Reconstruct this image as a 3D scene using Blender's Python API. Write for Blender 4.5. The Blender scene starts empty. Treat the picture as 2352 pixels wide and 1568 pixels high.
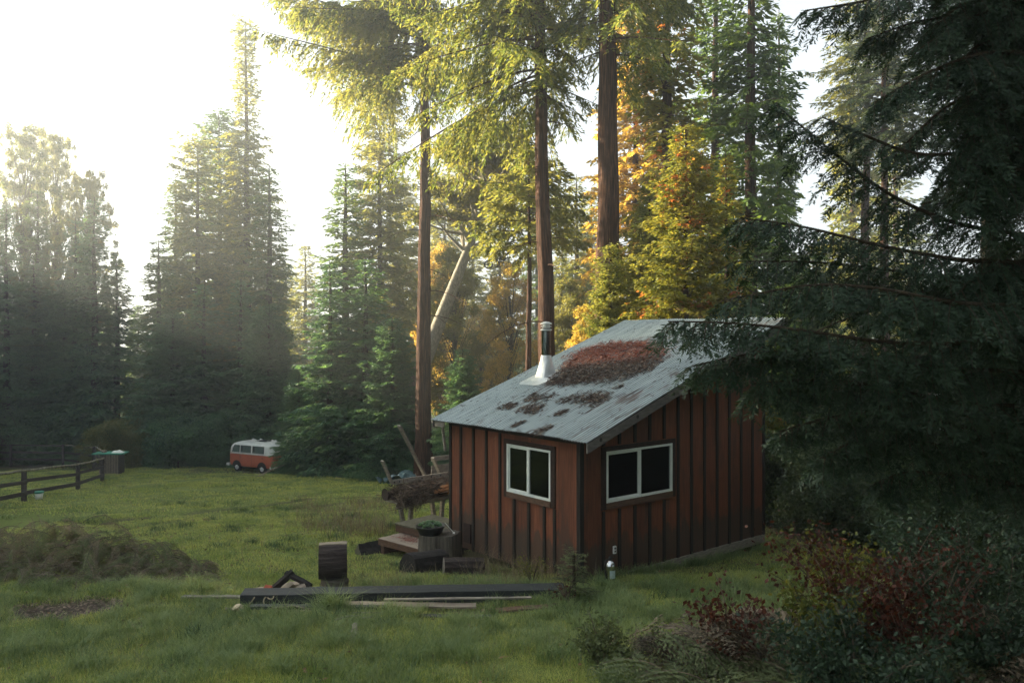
HAZE=.0023; EXPO=2.85; NG=(330000,260000,330000)
import bpy, math, random
import numpy as np
from mathutils import Vector, Matrix
R = math.radians
C = bpy.context.scene.collection
rng = np.random.default_rng(7)
random.seed(7)
CAMZ = 4.44
F = 1837.0
CX, HY = 1176.0, 768.6

# ------------------------------------------------------------------ terrain
def gz0(y):
    y = np.asarray(y, float)
    a = 1.64 - .1137 * np.minimum(y, 60)
    a = a - .05 * np.clip(y - 60, 0, 60) - .10 * np.clip(y - 120, 0, 400)
    return a
def gz(x, y):
    x = np.asarray(x, float); y = np.asarray(y, float)
    b = .05 * np.sin(x * 1.3 + y * .7) * np.sin(y * .9 - x * .4) + .03 * np.sin(x * 3.1 + 1) * np.sin(y * 2.7)
    b = b + .10 * np.sin(x * .31 + 2) * np.sin(y * .27)
    near = np.exp(-(((x - 2) / 6) ** 2 + ((y - 16) / 6) ** 2))      # level round the cabin
    return gz0(y) + b * (1 - .85 * near)
def P(dx, dy, d):                       # picture direction + distance -> point
    return Vector(((dx - CX) / F * d, d, CAMZ - (dy - HY) / F * d))
def X(dx, d): return (dx - CX) / F * d
def on_ground(dx, dy):
    r = (dy - HY) / F
    d = 2.8 / (r - .1137)
    return np.array([X(dx, d), d])

# ------------------------------------------------------------------ tags
def tag(o, label=None, cat=None, group=None, kind=None):
    if label: o['label'] = label
    if cat: o['category'] = cat
    if group: o['group'] = group
    if kind: o['kind'] = kind
    return o
def empty(name, loc, rz=0, label=None, cat=None, group=None):
    o = bpy.data.objects.new(name, None); C.objects.link(o)
    o.location = loc; o.rotation_euler = (0, 0, rz); o.empty_display_size = .2
    return tag(o, label, cat, group)
def copy_tree(o, parent=None):
    c = o.copy(); C.objects.link(c); c.parent = parent
    for ch in list(o.children): copy_tree(ch, c)
    return c

# ------------------------------------------------------------------ mesh builder
class G:
    def __init__(s): s.v = []; s.f = []; s.n = 0; s.mi = []; s.cur = 0
    def add(s, v, f, mi=None):
        v = np.asarray(v, float).reshape(-1, 3); f = np.asarray(f, np.int64)
        s.v.append(v); s.f.append(f + s.n); s.mi.append(np.full(len(f), s.cur if mi is None else mi)); s.n += len(v)
    def box(s, x0, x1, y0, y1, z0, z1, M=None, mi=None, jit=0):
        v = np.array([[x, y, z] for z in (z0, z1) for y in (y0, y1) for x in (x0, x1)], float)
        if jit: v += rng.normal(0, jit, v.shape)
        if M is not None: v = np.array([M @ Vector(p) for p in v])
        s.add(v, [[0, 2, 3, 1], [4, 5, 7, 6], [0, 1, 5, 4], [2, 6, 7, 3], [0, 4, 6, 2], [1, 3, 7, 5]], mi)
    def bar(s, a, b, w, h, up=(0, 0, 1), mi=None):           # rectangular bar a->b
        a = np.array(a, float); b = np.array(b, float); d = b - a; d /= np.linalg.norm(d)
        u = np.cross(d, np.array(up, float)); u /= np.linalg.norm(u); t = np.cross(u, d)
        v = [p + i * u * w / 2 + j * t * h / 2 for p in (a, b) for j in (-1, 1) for i in (-1, 1)]
        s.add(v, [[0, 2, 3, 1], [4, 5, 7, 6], [0, 1, 5, 4], [2, 6, 7, 3], [0, 4, 6, 2], [1, 3, 7, 5]], mi)
    def tube(s, pts, rad, n=8, caps=True, mi=None, bump=0):
        pts = np.asarray(pts, float); k = len(pts); rad = np.broadcast_to(np.asarray(rad, float), (k,))
        t = np.gradient(pts, axis=0); t /= np.linalg.norm(t, axis=1)[:, None] + 1e-9
        ref = np.array([0, 0, 1.]) if abs(t[0][2]) < .9 else np.array([1., 0, 0])
        u = np.cross(t, ref); u /= np.linalg.norm(u, axis=1)[:, None] + 1e-9; w = np.cross(t, u)
        a = np.linspace(0, 2 * math.pi, n, endpoint=False)
        rr = rad[:, None] * np.ones(n)[None]
        if bump: rr = rr * (1 + bump * (rng.normal(0, 1, (1, n)) * .7 + rng.normal(0, .4, (k, n))))
        v = pts[:, None] + rr[..., None] * (np.cos(a)[None, :, None] * u[:, None] + np.sin(a)[None, :, None] * w[:, None])
        v = v.reshape(-1, 3)
        i = np.arange(k - 1)[:, None] * n; j = np.arange(n)[None]; j2 = (j + 1) % n
        f = np.stack([i + j, i + j2, i + n + j2, i + n + j], -1).reshape(-1, 4)
        s.add(v, f, mi)
        if caps:
            for e, ring in ((0, 0), (k - 1, (k - 1) * n)):
                c = len(v) if e == 0 else len(v)
                cv = np.vstack([v[ring:ring + n], pts[e]])
                fs = [[q, (q + 1) % n, n, n] for q in range(n)]
                s.add(cv, [[a_, b_, c_, c_] for a_, b_, c_, _ in fs], mi)
    def lathe(s, prof, n=24, M=None, mi=None):
        prof = np.asarray(prof, float)
        a = np.linspace(0, 2 * math.pi, n, endpoint=False)
        v = np.stack([prof[:, 0][:, None] * np.cos(a), prof[:, 0][:, None] * np.sin(a), np.repeat(prof[:, 1][:, None], n, 1)], -1).reshape(-1, 3)
        if M is not None: v = np.array([M @ Vector(p) for p in v])
        i = np.arange(len(prof) - 1)[:, None] * n; j = np.arange(n)[None]; j2 = (j + 1) % n
        s.add(v, np.stack([i + j, i + j2, i + n + j2, i + n + j], -1).reshape(-1, 4), mi)
    def leaves(s, p, a, b, L, W, mi=None):
        L = np.asarray(L)[..., None]; W = np.asarray(W)[..., None]
        v = np.stack([p, p + a * L * .45 + b * W * .5, p + a * L, p + a * L * .45 - b * W * .5], 1).reshape(-1, 3)
        s.add(v, np.arange(len(p) * 4).reshape(-1, 4), mi)
    def build(s, name, mats, parent=None, smooth=False, loc=None):
        v = np.vstack(s.v); f = np.vstack(s.f); mi = np.concatenate(s.mi)
        me = bpy.data.meshes.new(name)
        tri = f[:, 2] == f[:, 3]
        fl = np.where(tri, 3, 4)
        keep = np.ones(f.shape, bool); keep[tri, 3] = False
        me.vertices.add(len(v)); me.vertices.foreach_set('co', v.astype(np.float32).ravel())
        me.loops.add(int(fl.sum())); me.loops.foreach_set('vertex_index', f[keep].astype(np.int32))
        me.polygons.add(len(f)); st = np.concatenate([[0], np.cumsum(fl)[:-1]])
        me.polygons.foreach_set('loop_start', st.astype(np.int32))
        me.polygons.foreach_set('material_index', mi.astype(np.int32))
        me.update(calc_edges=True)
        if smooth: me.polygons.foreach_set('use_smooth', np.ones(len(f), bool))
        else: me.polygons.foreach_set('use_smooth', np.zeros(len(f), bool))
        for m in (mats if isinstance(mats, (list, tuple)) else [mats]): me.materials.append(m)
        o = bpy.data.objects.new(name, me); C.objects.link(o)
        if parent: o.parent = parent
        if loc is not None: o.location = loc
        return o

# ------------------------------------------------------------------ materials
def newmat(name):
    m = bpy.data.materials.new(name); m.use_nodes = True
    nt = m.node_tree; nt.nodes.clear()
    out = nt.nodes.new('ShaderNodeOutputMaterial')
    return m, nt, out
def nd(nt, t, **kw):
    n = nt.nodes.new(t)
    for k, v in kw.items():
        if k in n.inputs.keys(): n.inputs[k].default_value = v
        else: setattr(n, k, v)
    return n
def coords(nt, scale=(1, 1, 1), kind='Object'):
    tc = nd(nt, 'ShaderNodeTexCoord'); mp = nd(nt, 'ShaderNodeMapping'); mp.inputs['Scale'].default_value = scale
    nt.links.new(tc.outputs[kind], mp.inputs['Vector']); return mp.outputs['Vector']
def ramp(nt, fac, stops):
    r = nd(nt, 'ShaderNodeValToRGB'); el = r.color_ramp.elements
    while len(el) < len(stops): el.new(.5)
    for e, (p, c) in zip(el, stops): e.position = p; e.color = (*c, 1)
    nt.links.new(fac, r.inputs['Fac']); return r.outputs['Color']
def mix(nt, fac, a, b, mode='MIX'):
    m = nd(nt, 'ShaderNodeMix', data_type='RGBA', blend_type=mode)
    for s_, v in ((m.inputs[0], fac), (m.inputs[6], a), (m.inputs[7], b)):
        if isinstance(v, (int, float)): s_.default_value = v
        elif isinstance(v, tuple): s_.default_value = (*v, 1)
        else: nt.links.new(v, s_)
    return m.outputs[2]
def surf(name, stops, scale=(1, 1, 1), nscale=5, detail=6, rough=.8, metal=0, bump=.3, bdist=.01, spots=None, spec=.3, kind='Object', rvar=0):
    m, nt, out = newmat(name)
    v = coords(nt, scale, kind)
    n = nd(nt, 'ShaderNodeTexNoise', Scale=nscale, Detail=detail, Roughness=.65); nt.links.new(v, n.inputs['Vector'])
    col = ramp(nt, n.outputs['Fac'], stops)
    if spots:
        sc, nsc, th, c2, k = spots
        v2 = coords(nt, sc, kind)
        n2 = nd(nt, 'ShaderNodeTexNoise', Scale=nsc, Detail=5, Roughness=.6); nt.links.new(v2, n2.inputs['Vector'])
        fr = ramp(nt, n2.outputs['Fac'], [(th, (0, 0, 0)), (min(th + .12, 1), (k, k, k))])
        col = mix(nt, fr, col, c2)
    if rvar:
        g = nd(nt, 'ShaderNodeNewGeometry'); rr = ramp(nt, g.outputs['Random Per Island'], [(0, (1 - rvar,) * 3), (1, (1 + rvar,) * 3)])
        col = mix(nt, 1., col, rr, 'MULTIPLY')
    b = nd(nt, 'ShaderNodeBsdfPrincipled', Roughness=rough, Metallic=metal); b.inputs['Specular IOR Level'].default_value = spec
    nt.links.new(col, b.inputs['Base Color'])
    if bump:
        bp = nd(nt, 'ShaderNodeBump', Strength=bump, Distance=bdist); nt.links.new(n.outputs['Fac'], bp.inputs['Height']); nt.links.new(bp.outputs[0], b.inputs['Normal'])
    nt.links.new(b.outputs[0], out.inputs['Surface'])
    return m
def leafmat(name, cols, dead=None, dead_amt=.5, dscale=.25, trans=.45, tboost=1.5, clump=.5):
    """cols: dark -> light leaf colours; patches vary with place, single leaves vary too."""
    m, nt, out = newmat(name)
    v = coords(nt)
    n = nd(nt, 'ShaderNodeTexNoise', Scale=clump, Detail=3); nt.links.new(v, n.inputs['Vector'])
    g = nd(nt, 'ShaderNodeNewGeometry'); oi = nd(nt, 'ShaderNodeObjectInfo')
    a = nd(nt, 'ShaderNodeMath', operation='MULTIPLY_ADD'); nt.links.new(g.outputs['Random Per Island'], a.inputs[0]); a.inputs[1].default_value = .5
    nt.links.new(n.outputs['Fac'], a.inputs[2])
    a2 = nd(nt, 'ShaderNodeMath', operation='MULTIPLY_ADD'); nt.links.new(oi.outputs['Random'], a2.inputs[0]); a2.inputs[1].default_value = .25; nt.links.new(a.outputs[0], a2.inputs[2])
    k = len(cols); col = ramp(nt, a2.outputs[0], [(.4 + .75 * i / max(k - 1, 1) * .75, c) for i, c in enumerate(cols)])
    if dead:
        n2 = nd(nt, 'ShaderNodeTexNoise', Scale=dscale, Detail=4, Roughness=.7)
        mp = coords(nt, (1, 1, 1)); nt.links.new(mp, n2.inputs['Vector'])
        fr = ramp(nt, n2.outputs['Fac'], [(dead_amt, (0, 0, 0)), (dead_amt + .06, (1, 1, 1))])
        col = mix(nt, fr, col, dead)
    d = nd(nt, 'ShaderNodeBsdfPrincipled', Roughness=.55); d.inputs['Specular IOR Level'].default_value = .25
    t = nd(nt, 'ShaderNodeBsdfTranslucent')
    tc = mix(nt, 1., col, (tboost * 1.25, tboost * 1.08, tboost * .6), 'MULTIPLY')
    nt.links.new(col, d.inputs['Base Color']); nt.links.new(tc, t.inputs['Color'])
    ms = nd(nt, 'ShaderNodeMixShader'); ms.inputs[0].default_value = trans
    nt.links.new(d.outputs[0], ms.inputs[1]); nt.links.new(t.outputs[0], ms.inputs[2]); nt.links.new(ms.outputs[0], out.inputs['Surface'])
    return m
M = {}
M['needle'] = leafmat('needle_green', [(.026, .06, .024), (.05, .105, .034), (.09, .15, .045)])
M['needle_gold'] = leafmat('needle_yellow_green', [(.045, .075, .026), (.095, .135, .038), (.18, .19, .055)], tboost=1.6, trans=.5)
M['needle_deadish'] = leafmat('needle_green_with_rusty_patches', [(.05, .075, .022), (.10, .125, .03), (.17, .17, .035)], dead=(.32, .11, .04), dead_amt=.575, dscale=.7, tboost=1.8)
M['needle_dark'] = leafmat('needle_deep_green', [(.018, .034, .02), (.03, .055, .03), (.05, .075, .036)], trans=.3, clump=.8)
M['needle_blue'] = leafmat('needle_blue_green', [(.026, .068, .044), (.050, .12, .068), (.09, .18, .085)], trans=.38)
M['broad'] = leafmat('broad_leaf_olive', [(.04, .07, .026), (.075, .11, .036), (.14, .145, .05)], trans=.5, tboost=1.6)
M['broad_gold'] = leafmat('broad_leaf_gold', [(.12, .12, .03), (.24, .20, .05), (.36, .26, .07)], trans=.5, tboost=1.8)
M['bark_red'] = surf('redwood_bark', [(.36, (.018, .012, .009)), (.5, (.062, .034, .024)), (.68, (.17, .092, .062))], (9, 9, .4), 3, rough=.95, bump=1, bdist=.08, spec=.1)
M['bark_grey'] = surf('pale_grey_bark', [(.3, (.12, .11, .09)), (.5, (.24, .22, .18)), (.7, (.38, .35, .29))], (4, 4, 1.2), 4, rough=.95, bump=.8, bdist=.03, spec=.1)
M['bark_dark'] = surf('dark_bark', [(.3, (.025, .02, .015)), (.7, (.09, .07, .05))], (6, 6, 1), 3, rough=.95, bump=.8, bdist=.03, spec=.1)

# ------------------------------------------------------------------ trees
def norm(a): return a / (np.linalg.norm(a, axis=-1, keepdims=True) + 1e-9)
def spray(g, bp, bt, s, L, tl, leaf_sp, lL, lW, droop=.35, wood=None, hang=.25, r=rng):
    """twigs of length tl rooted at bp (n,3) with branch tangents bt (n,3); leaves both sides."""
    n = len(bp)
    if n == 0: return
    side = np.where(np.arange(n) % 2 == 0, 1, -1)
    ang = np.radians(r.uniform(35, 72, n)) * side
    h = bt.copy(); h[:, 2] = 0; h = norm(h)
    ca, sa = np.cos(ang), np.sin(ang)
    td = np.stack([h[:, 0] * ca - h[:, 1] * sa, h[:, 0] * sa + h[:, 1] * ca, bt[:, 2] * .6 - droop * r.uniform(.2, 1.2, n)], -1); td = norm(td)
    m = max(3, int(np.max(tl) / leaf_sp))
    q = (np.arange(m) + .5) / m
    bend = hang * (q ** 2)
    pts = bp[:, None] + td[:, None] * (tl[:, None] * q[None])[..., None]
    pts[..., 2] -= bend[None] * tl[:, None]
    # keep leaf count proportional to twig length
    keep = r.random((n, m)) < np.clip(tl / np.max(tl), .3, 1)[:, None]
    la = np.broadcast_to(td[:, None], pts.shape).copy()
    ls = np.where((np.arange(m) % 2 == 0), 1, -1)[None] * np.radians(r.uniform(20, 60, (n, m)))
    ca, sa = np.cos(ls), np.sin(ls)
    a = np.stack([la[..., 0] * ca - la[..., 1] * sa, la[..., 0] * sa + la[..., 1] * ca, la[..., 2] - r.uniform(-.25, .6, (n, m))], -1)
    a = norm(a)
    b = norm(np.cross(a, norm(np.stack([r.normal(0, .8, (n, m)), r.normal(0, .8, (n, m)), np.ones((n, m))], -1))))
    k = keep
    sz = r.uniform(.6, 1.3, k.sum())
    g.leaves(pts[k], a[k], b[k], lL * sz, lW * sz)
    if wood is not None:
        for i in range(n):
            if tl[i] > wood: g_w.tube([bp[i], bp[i] + td[i] * tl[i] * .5, bp[i] + td[i] * tl[i] * .9 - np.array([0, 0, hang * .8 * tl[i]])], [.012, .008, .003], 3, False)

g_w = None
def conifer(name, seed, H, Rc, start=.08, nb=150, lL=.26, lW=.075, tw=.24, lsp=.075, droop=.35, e0=(-.15, .75), tr=None,
            shape=lambda q: q ** .8, mat='needle', bark='bark_dark', skew=None, limb=.03, dead_limbs=0, curved=0, twl=.42, dens=1.0, thin=None, spr=.35, hang=.25, lvar=.6):
    """returns (trunk object, crown object) at the origin, as mesh data to reuse."""
    global g_w
    r = np.random.default_rng(seed)
    w = G(); c = G(); g_w = w
    tr = tr or H * .013
    k = 26; zz = np.linspace(0, 1, k)
    px = np.cumsum(r.normal(0, .012, k)) * H * .06 + curved * np.sin(zz * 2.2); py = np.cumsum(r.normal(0, .012, k)) * H * .06
    rad = tr * (1 - zz) ** .8 + .02; rad[0] *= 1.35; rad[1] *= 1.1
    tp = np.stack([px, py, zz * H], -1); tp[0, 2] = -.8
    w.tube(tp, rad, 30 if bark == 'bark_red' else 14, False, bump=.055)
    nb = int(nb * 1.5)
    for i in range(nb):
        f = (i + r.random()) / nb
        h = start + (1 - start) * f ** .95 * .985
        rel = (1 - h) / (1 - start)
        az = i * 2.39996 + r.uniform(-.5, .5)
        L = Rc * shape(rel) * r.uniform(lvar, 1.12) + .15
        if skew is not None: L *= 1 + skew[1] * math.cos(az - skew[0])
        if thin is not None and math.cos(az - thin[0]) > .3 and r.random() < thin[1]: L *= .35
        L = max(L, .2)
        e = e0[0] * rel + e0[1] * (1 - rel) + r.uniform(-.15, .15) * (2.2 if lvar < .5 else 1)
        s = np.linspace(0, 1, 7)
        base = np.array([np.interp(h, zz, px), np.interp(h, zz, py), h * H])
        dz = L * (math.tan(e) * s - droop * s ** 2 + droop * .45 * s ** 3)
        bend = r.uniform(-.25, .25)
        azs = az + bend * s
        bp = base + np.stack([np.cos(azs) * L * s, np.sin(azs) * L * s, dz], -1)
        w.tube(bp, np.maximum(limb * (L / Rc) ** .5 * (1 - s * .85), .006), 4, False)
        n = max(5, int(L / tw * dens * 1.9))
        sj = np.sort(r.uniform(.12 if rel < .6 else .22, 1, n))
        pj = np.stack([np.interp(sj, s, bp[:, q]) for q in range(3)], -1)
        tj = np.stack([np.interp(np.clip(sj + .03, 0, 1), s, bp[:, q]) - np.interp(sj - .03, s, bp[:, q]) for q in range(3)], -1); tj = norm(tj)
        tl = (twl * L * (1.05 - sj) + .22 * min(1, L)) * r.uniform(.6, 1.15, n)
        spray(c, pj, tj, sj, L, tl, lsp, lL, lW, r=r, droop=spr * r.uniform(.5, 1.5), hang=hang)
    for i in range(dead_limbs):
        h = r.uniform(start * .35, start); az = r.uniform(0, 6.28); L = Rc * r.uniform(.25, .7)
        s = np.linspace(0, 1, 5); base = np.array([np.interp(h, zz, px), np.interp(h, zz, py), h * H])
        w.tube(base + np.stack([np.cos(az) * L * s, np.sin(az) * L * s, L * (.1 * s - .4 * s ** 2)], -1), limb * .5 * (1 - s * .8), 4, False)
    root = empty(name, (0, 0, 0))
    w.build('trunk', M[bark], root, smooth=True); c.build('crown', M[mat], root)
    root['H'] = H; root['R'] = Rc
    return root

def broadleaf(name, seed, H, Rc, mat='broad', bark='bark_grey', lean=(0, 0), tr=.25, nleaf=60000, lL=.2, lW=.13, crown0=.3, nclump=110, flat=1.0, clumpr=.9, limb0=.16):
    r = np.random.default_rng(seed); w = G(); c = G()
    k = 14; z = np.linspace(0, 1, k)
    tp = np.stack([lean[0] * z + np.cumsum(r.normal(0, .05, k)) * .5, lean[1] * z + np.cumsum(r.normal(0, .05, k)) * .5, z * H * .86], -1)
    tp[:, :2] -= tp[0, :2]; tp[0, 2] = -.6
    w.tube(tp, tr * (1 - z * .82), 12, False, bump=.04)
    cen = []
    for i in range(nclump):
        h = crown0 + (1 - crown0) * r.random() ** .8
        q = (h - crown0) / (1 - crown0)
        rr = Rc * (.35 + .65 * math.sin(math.pi * min(.98, .18 + q * .8))) * math.sqrt(r.random())
        az = r.uniform(0, 6.28)
        ctr = np.array([np.interp(h, z, tp[:, 0]) + rr * math.cos(az), np.interp(h, z, tp[:, 1]) + rr * math.sin(az), h * H])
        cen.append(ctr)
        hb = max(.12, h - limb0 - .12 * r.random()); b0 = np.array([np.interp(hb / .86, z, tp[:, j]) for j in range(3)])
        s = np.linspace(0, 1, 5)[:, None]
        path = b0 * (1 - s) + ctr * s; path[:, 2] -= .12 * rr * np.sin(s[:, 0] * math.pi)
        w.tube(path, tr * .22 * (1 - s[:, 0] * .85), 5, False)
    cen = np.array(cen); sz = r.uniform(.45, 1.15, nclump) * clumpr
    idx = r.choice(nclump, nleaf, p=sz ** 2 / np.sum(sz ** 2))
    d = norm(r.normal(0, 1, (nleaf, 3))) * (r.random(nleaf) ** .45)[:, None]
    d[:, 2] *= .7 * flat; d += .35 * r.normal(0, 1, (nleaf, 3)) * (r.random((nleaf, 1)) < .15)
    p = cen[idx] + d * sz[idx][:, None]
    a = norm(r.normal(0, 1, (nleaf, 3)) + np.array([0, 0, -.3])); b = norm(np.cross(a, r.normal(0, 1, (nleaf, 3))))
    q = r.uniform(.6, 1.3, nleaf); c.leaves(p, a, b, lL * q, lW * q)
    root = empty(name, (0, 0, 0)); w.build('trunk', M[bark], root, smooth=True); c.build('crown', M[mat], root)
    root['H'] = H; root['R'] = Rc
    return root

used = set()
def put(proto, dx, d, top, label, cat, group=None, r=None, rz=None, mat=None, name=None, xyz=None, bark=None, lean=None):
    """stand a copy of a tree so its tip reaches picture height `top` at distance d; r = crown radius in metres."""
    x = X(dx, d); zb = float(gz(x, d)); Ht = CAMZ - (top - HY) / F * d - zb
    if xyz: x, d, Ht = xyz; zb = float(gz(x, d))
    o = proto if proto.name not in used else copy_tree(proto)
    used.add(proto.name) if o is proto else None
    if name: o.name = name
    sz = Ht / proto['H']; sx = (r / proto['R']) if r else sz
    o.location = (x, d, zb); o.scale = (sx, sx, sz); o.rotation_euler = (lean[0] if lean else 0, lean[1] if lean else 0, random.uniform(0, 6.28) if rz is None else rz)
    tag(o, label, cat, group)
    if mat or bark:
        for ch in o.children:
            mm = M[mat] if (mat and ch.name.startswith('crown')) else (M[bark] if bark and ch.name.startswith('trunk') else None)
            if mm:
                ch.material_slots[0].link = 'OBJECT'; ch.material_slots[0].material = mm
    return o
# ------------------------------------------------------------------ ground
def seg_dist(px, py, line):
    d = np.full(np.shape(px), 1e9)
    for (x0, y0), (x1, y1) in zip(line[:-1], line[1:]):
        vx, vy = x1 - x0, y1 - y0; t = np.clip(((px - x0) * vx + (py - y0) * vy) / (vx * vx + vy * vy), 0, 1)
        d = np.minimum(d, np.hypot(px - x0 - t * vx, py - y0 - t * vy))
    return d
RUT1 = [on_ground(*p) for p in [(215, 1206), (300, 1192), (420, 1176), (560, 1158), (700, 1147), (820, 1141), (960, 1141), (1100, 1143)]]
RUT2 = [on_ground(*p) for p in [(250, 1222), (360, 1203), (480, 1187), (620, 1170), (760, 1158), (900, 1154), (1100, 1156)]]
TRAIL1 = [on_ground(*p) for p in [(130, 1182), (185, 1160), (225, 1143), (300, 1125)]]
TRAIL2 = [on_ground(*p) for p in [(245, 1178), (275, 1155), (300, 1128), (315, 1110)]]
def wob(x, y, s=1.): return np.sin(x * 2.3 * s + 1.7 * np.sin(y * 1.9 * s)) * .5 + np.sin(y * 3.1 * s + 1.3 * np.sin(x * 2.7 * s + 2)) * .5
def bare(x, y):
    b = np.clip(1.15 - seg_dist(x, y, RUT1) / (.36 + .08 * wob(x, y)), 0, 1) * .8
    b = np.maximum(b, np.clip(1.15 - seg_dist(x, y, RUT2) / (.34 + .08 * wob(x, y)), 0, 1) * .7)
    c = on_ground(160, 1392)
    b = np.maximum(b, np.clip(1.5 - np.hypot((x - c[0]) / 1.25, (y - c[1]) / .85) * (1.1 + .35 * wob(x, y, 1.6)), 0, 1))
    c = on_ground(330, 1430)
    b = np.maximum(b, np.clip(1.3 - np.hypot((x - c[0]) / .5, (y - c[1]) / .25) * (1.1 + .3 * wob(x, y, 2)), 0, 1))
    c = on_ground(770, 1395)
    b = np.maximum(b, np.clip(1.3 - np.hypot((x - c[0] - .6) / 2.2, (y - c[1]) / .4) * (1.1 + .3 * wob(x, y, 2)), 0, 1))
    b = np.maximum(b, np.clip(1.4 - np.hypot((x + 16.5) / 4.5, (y - 48.5) / 2.2) * (1.1 + .3 * wob(x, y, .6)), 0, 1) * .9)
    b = np.maximum(b, np.clip((y - 50) / 6, 0, 1))
    # under the cabin and the dark belt right of it
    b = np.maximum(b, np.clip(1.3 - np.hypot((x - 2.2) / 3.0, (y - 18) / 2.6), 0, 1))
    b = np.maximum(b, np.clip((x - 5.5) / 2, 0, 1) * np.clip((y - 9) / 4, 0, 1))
    return b
xs = np.concatenate([-np.geomspace(700, 27, 22), np.arange(-26, 14, .22), np.geomspace(14, 700, 24)])
ys = np.concatenate([-np.geomspace(60, 3, 8), np.arange(0, 34, .17), np.geomspace(34, 900, 46)])
gx, gy = np.meshgrid(xs, ys)
zz = gz(gx, gy) + .012 * wob(gx * 3, gy * 3) - .05 * bare(gx, gy)
g = G(); nx = len(xs); i = np.arange(len(ys) - 1)[:, None] * nx; j = np.arange(nx - 1)[None]
g.add(np.stack([gx, gy, zz], -1).reshape(-1, 3), np.stack([i + j, i + j + 1, i + nx + j + 1, i + nx + j], -1).reshape(-1, 4))
mg, nt, out = newmat('meadow_soil')
vv = coords(nt)
n1 = nd(nt, 'ShaderNodeTexNoise', Scale=.55, Detail=6, Roughness=.6); nt.links.new(vv, n1.inputs['Vector'])
n2 = nd(nt, 'ShaderNodeTexNoise', Scale=9, Detail=6, Roughness=.7); nt.links.new(vv, n2.inputs['Vector'])
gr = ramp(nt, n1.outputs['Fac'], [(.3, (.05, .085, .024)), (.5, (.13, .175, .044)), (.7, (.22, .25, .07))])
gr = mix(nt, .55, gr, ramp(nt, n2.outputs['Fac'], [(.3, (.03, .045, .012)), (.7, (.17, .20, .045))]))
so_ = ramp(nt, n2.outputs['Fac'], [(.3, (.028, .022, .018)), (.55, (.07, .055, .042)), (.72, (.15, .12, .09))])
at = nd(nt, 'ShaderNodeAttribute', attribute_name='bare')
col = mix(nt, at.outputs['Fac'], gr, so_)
b = nd(nt, 'ShaderNodeBsdfPrincipled', Roughness=.95); b.inputs['Specular IOR Level'].default_value = .1; nt.links.new(col, b.inputs['Base Color'])
bp = nd(nt, 'ShaderNodeBump', Strength=.8, Distance=.05); nt.links.new(n2.outputs['Fac'], bp.inputs['Height']); nt.links.new(bp.outputs[0], b.inputs['Normal'])
nt.links.new(b.outputs[0], out.inputs['Surface'])
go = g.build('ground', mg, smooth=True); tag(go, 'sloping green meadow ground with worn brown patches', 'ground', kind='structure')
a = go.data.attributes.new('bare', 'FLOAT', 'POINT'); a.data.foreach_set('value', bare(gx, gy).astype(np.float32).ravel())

M['grass'] = leafmat('grass_blades', [(.06, .11, .034), (.15, .225, .06), (.25, .33, .095), (.36, .39, .15)], trans=.42, tboost=1.3, clump=.55)
M['grass_blue'] = leafmat('long_grass', [(.04, .08, .034), (.10, .165, .068), (.21, .28, .13)], trans=.4, tboost=1.2, clump=1.2)
M['straw'] = leafmat('dry_grass', [(.10, .085, .05), (.17, .14, .085), (.26, .22, .14)], trans=.25, tboost=1, clump=1.5)
def blades(g, x, y, h, w, lean=.5, seg=2, r=rng, z=None):
    n = len(x); az = r.uniform(0, 6.283, n); wa = az + r.uniform(-1.2, 1.2, n) + 1.57
    dx, dy = np.cos(az), np.sin(az); l = h * lean * r.uniform(.2, 1.3, n)
    z = (gz(x, y) if z is None else z) - .02 - .05 * bare(x, y)
    b0 = np.stack([x, y, z], -1); wv = np.stack([np.cos(wa) * w / 2, np.sin(wa) * w / 2, np.zeros(n)], -1)
    m = b0 + np.stack([dx * l * .35, dy * l * .35, h * .62], -1); t = b0 + np.stack([dx * l, dy * l, h * r.uniform(.75, 1.05, n)], -1)
    v = np.stack([b0 - wv, b0 + wv, m + wv * .8, m - wv * .8, t], 1).reshape(-1, 3)
    k = np.arange(n)[:, None] * 5
    g.add(v, np.concatenate([k + np.array([[0, 1, 2, 3]]), k + np.array([[3, 2, 4, 4]])]))
def inside_view(x, y, m=1.5): return (np.abs(x) < y * .66 + m)
def in_cabin(x, y, m=.03):
    rx, ry = x - 1.224, y - 14.4; u = rx * .775 + ry * .632; v = -rx * .632 + ry * .775
    return (u > -m) & (u < 5.75 + m) & (v > -m) & (v < 4.09 + m)
def scatter(n, x0, x1, y0, y1, thin=True, pw=1.0):
    x = rng.uniform(x0, x1, n); y = y0 + (y1 - y0) * rng.random(n) ** pw
    k = inside_view(x, y) & ~in_cabin(x, y)
    if thin: k &= rng.random(n) > bare(x, y) * 1.15
    return x[k], y[k]
def field(x, y):                        # tall tufty places against short lawn
    f = .5 + .5 * np.sin(x * 1.1 + 2 * np.sin(y * .8 + 1)) * np.sin(y * 1.25 + 1.5 * np.sin(x * .9))
    f2 = .5 + .5 * np.sin(x * 3.3 + 2 * np.sin(y * 2.8)) * np.sin(y * 3.9 + 1.5 * np.sin(x * 2.9 + .5))
    return np.clip(.6 * f + .5 * f2, 0, 1)
g = G()
x, y = scatter(NG[0], -9, 8, 8, 15, pw=.9); f = field(x, y)
blades(g, x, y, rng.uniform(.04, .09, len(x)) * (.5 + 1.3 * f), rng.uniform(.004, .008, len(x)), lean=.9)
x, y = scatter(NG[1], -13, 12, 14, 26, pw=.85); f = field(x, y)
blades(g, x, y, rng.uniform(.04, .08, len(x)) * (.4 + 1.3 * f), rng.uniform(.007, .013, len(x)), lean=.9)
x, y = scatter(NG[2], -32, 20, 25, 56, pw=.8); f = field(x, y)
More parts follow.
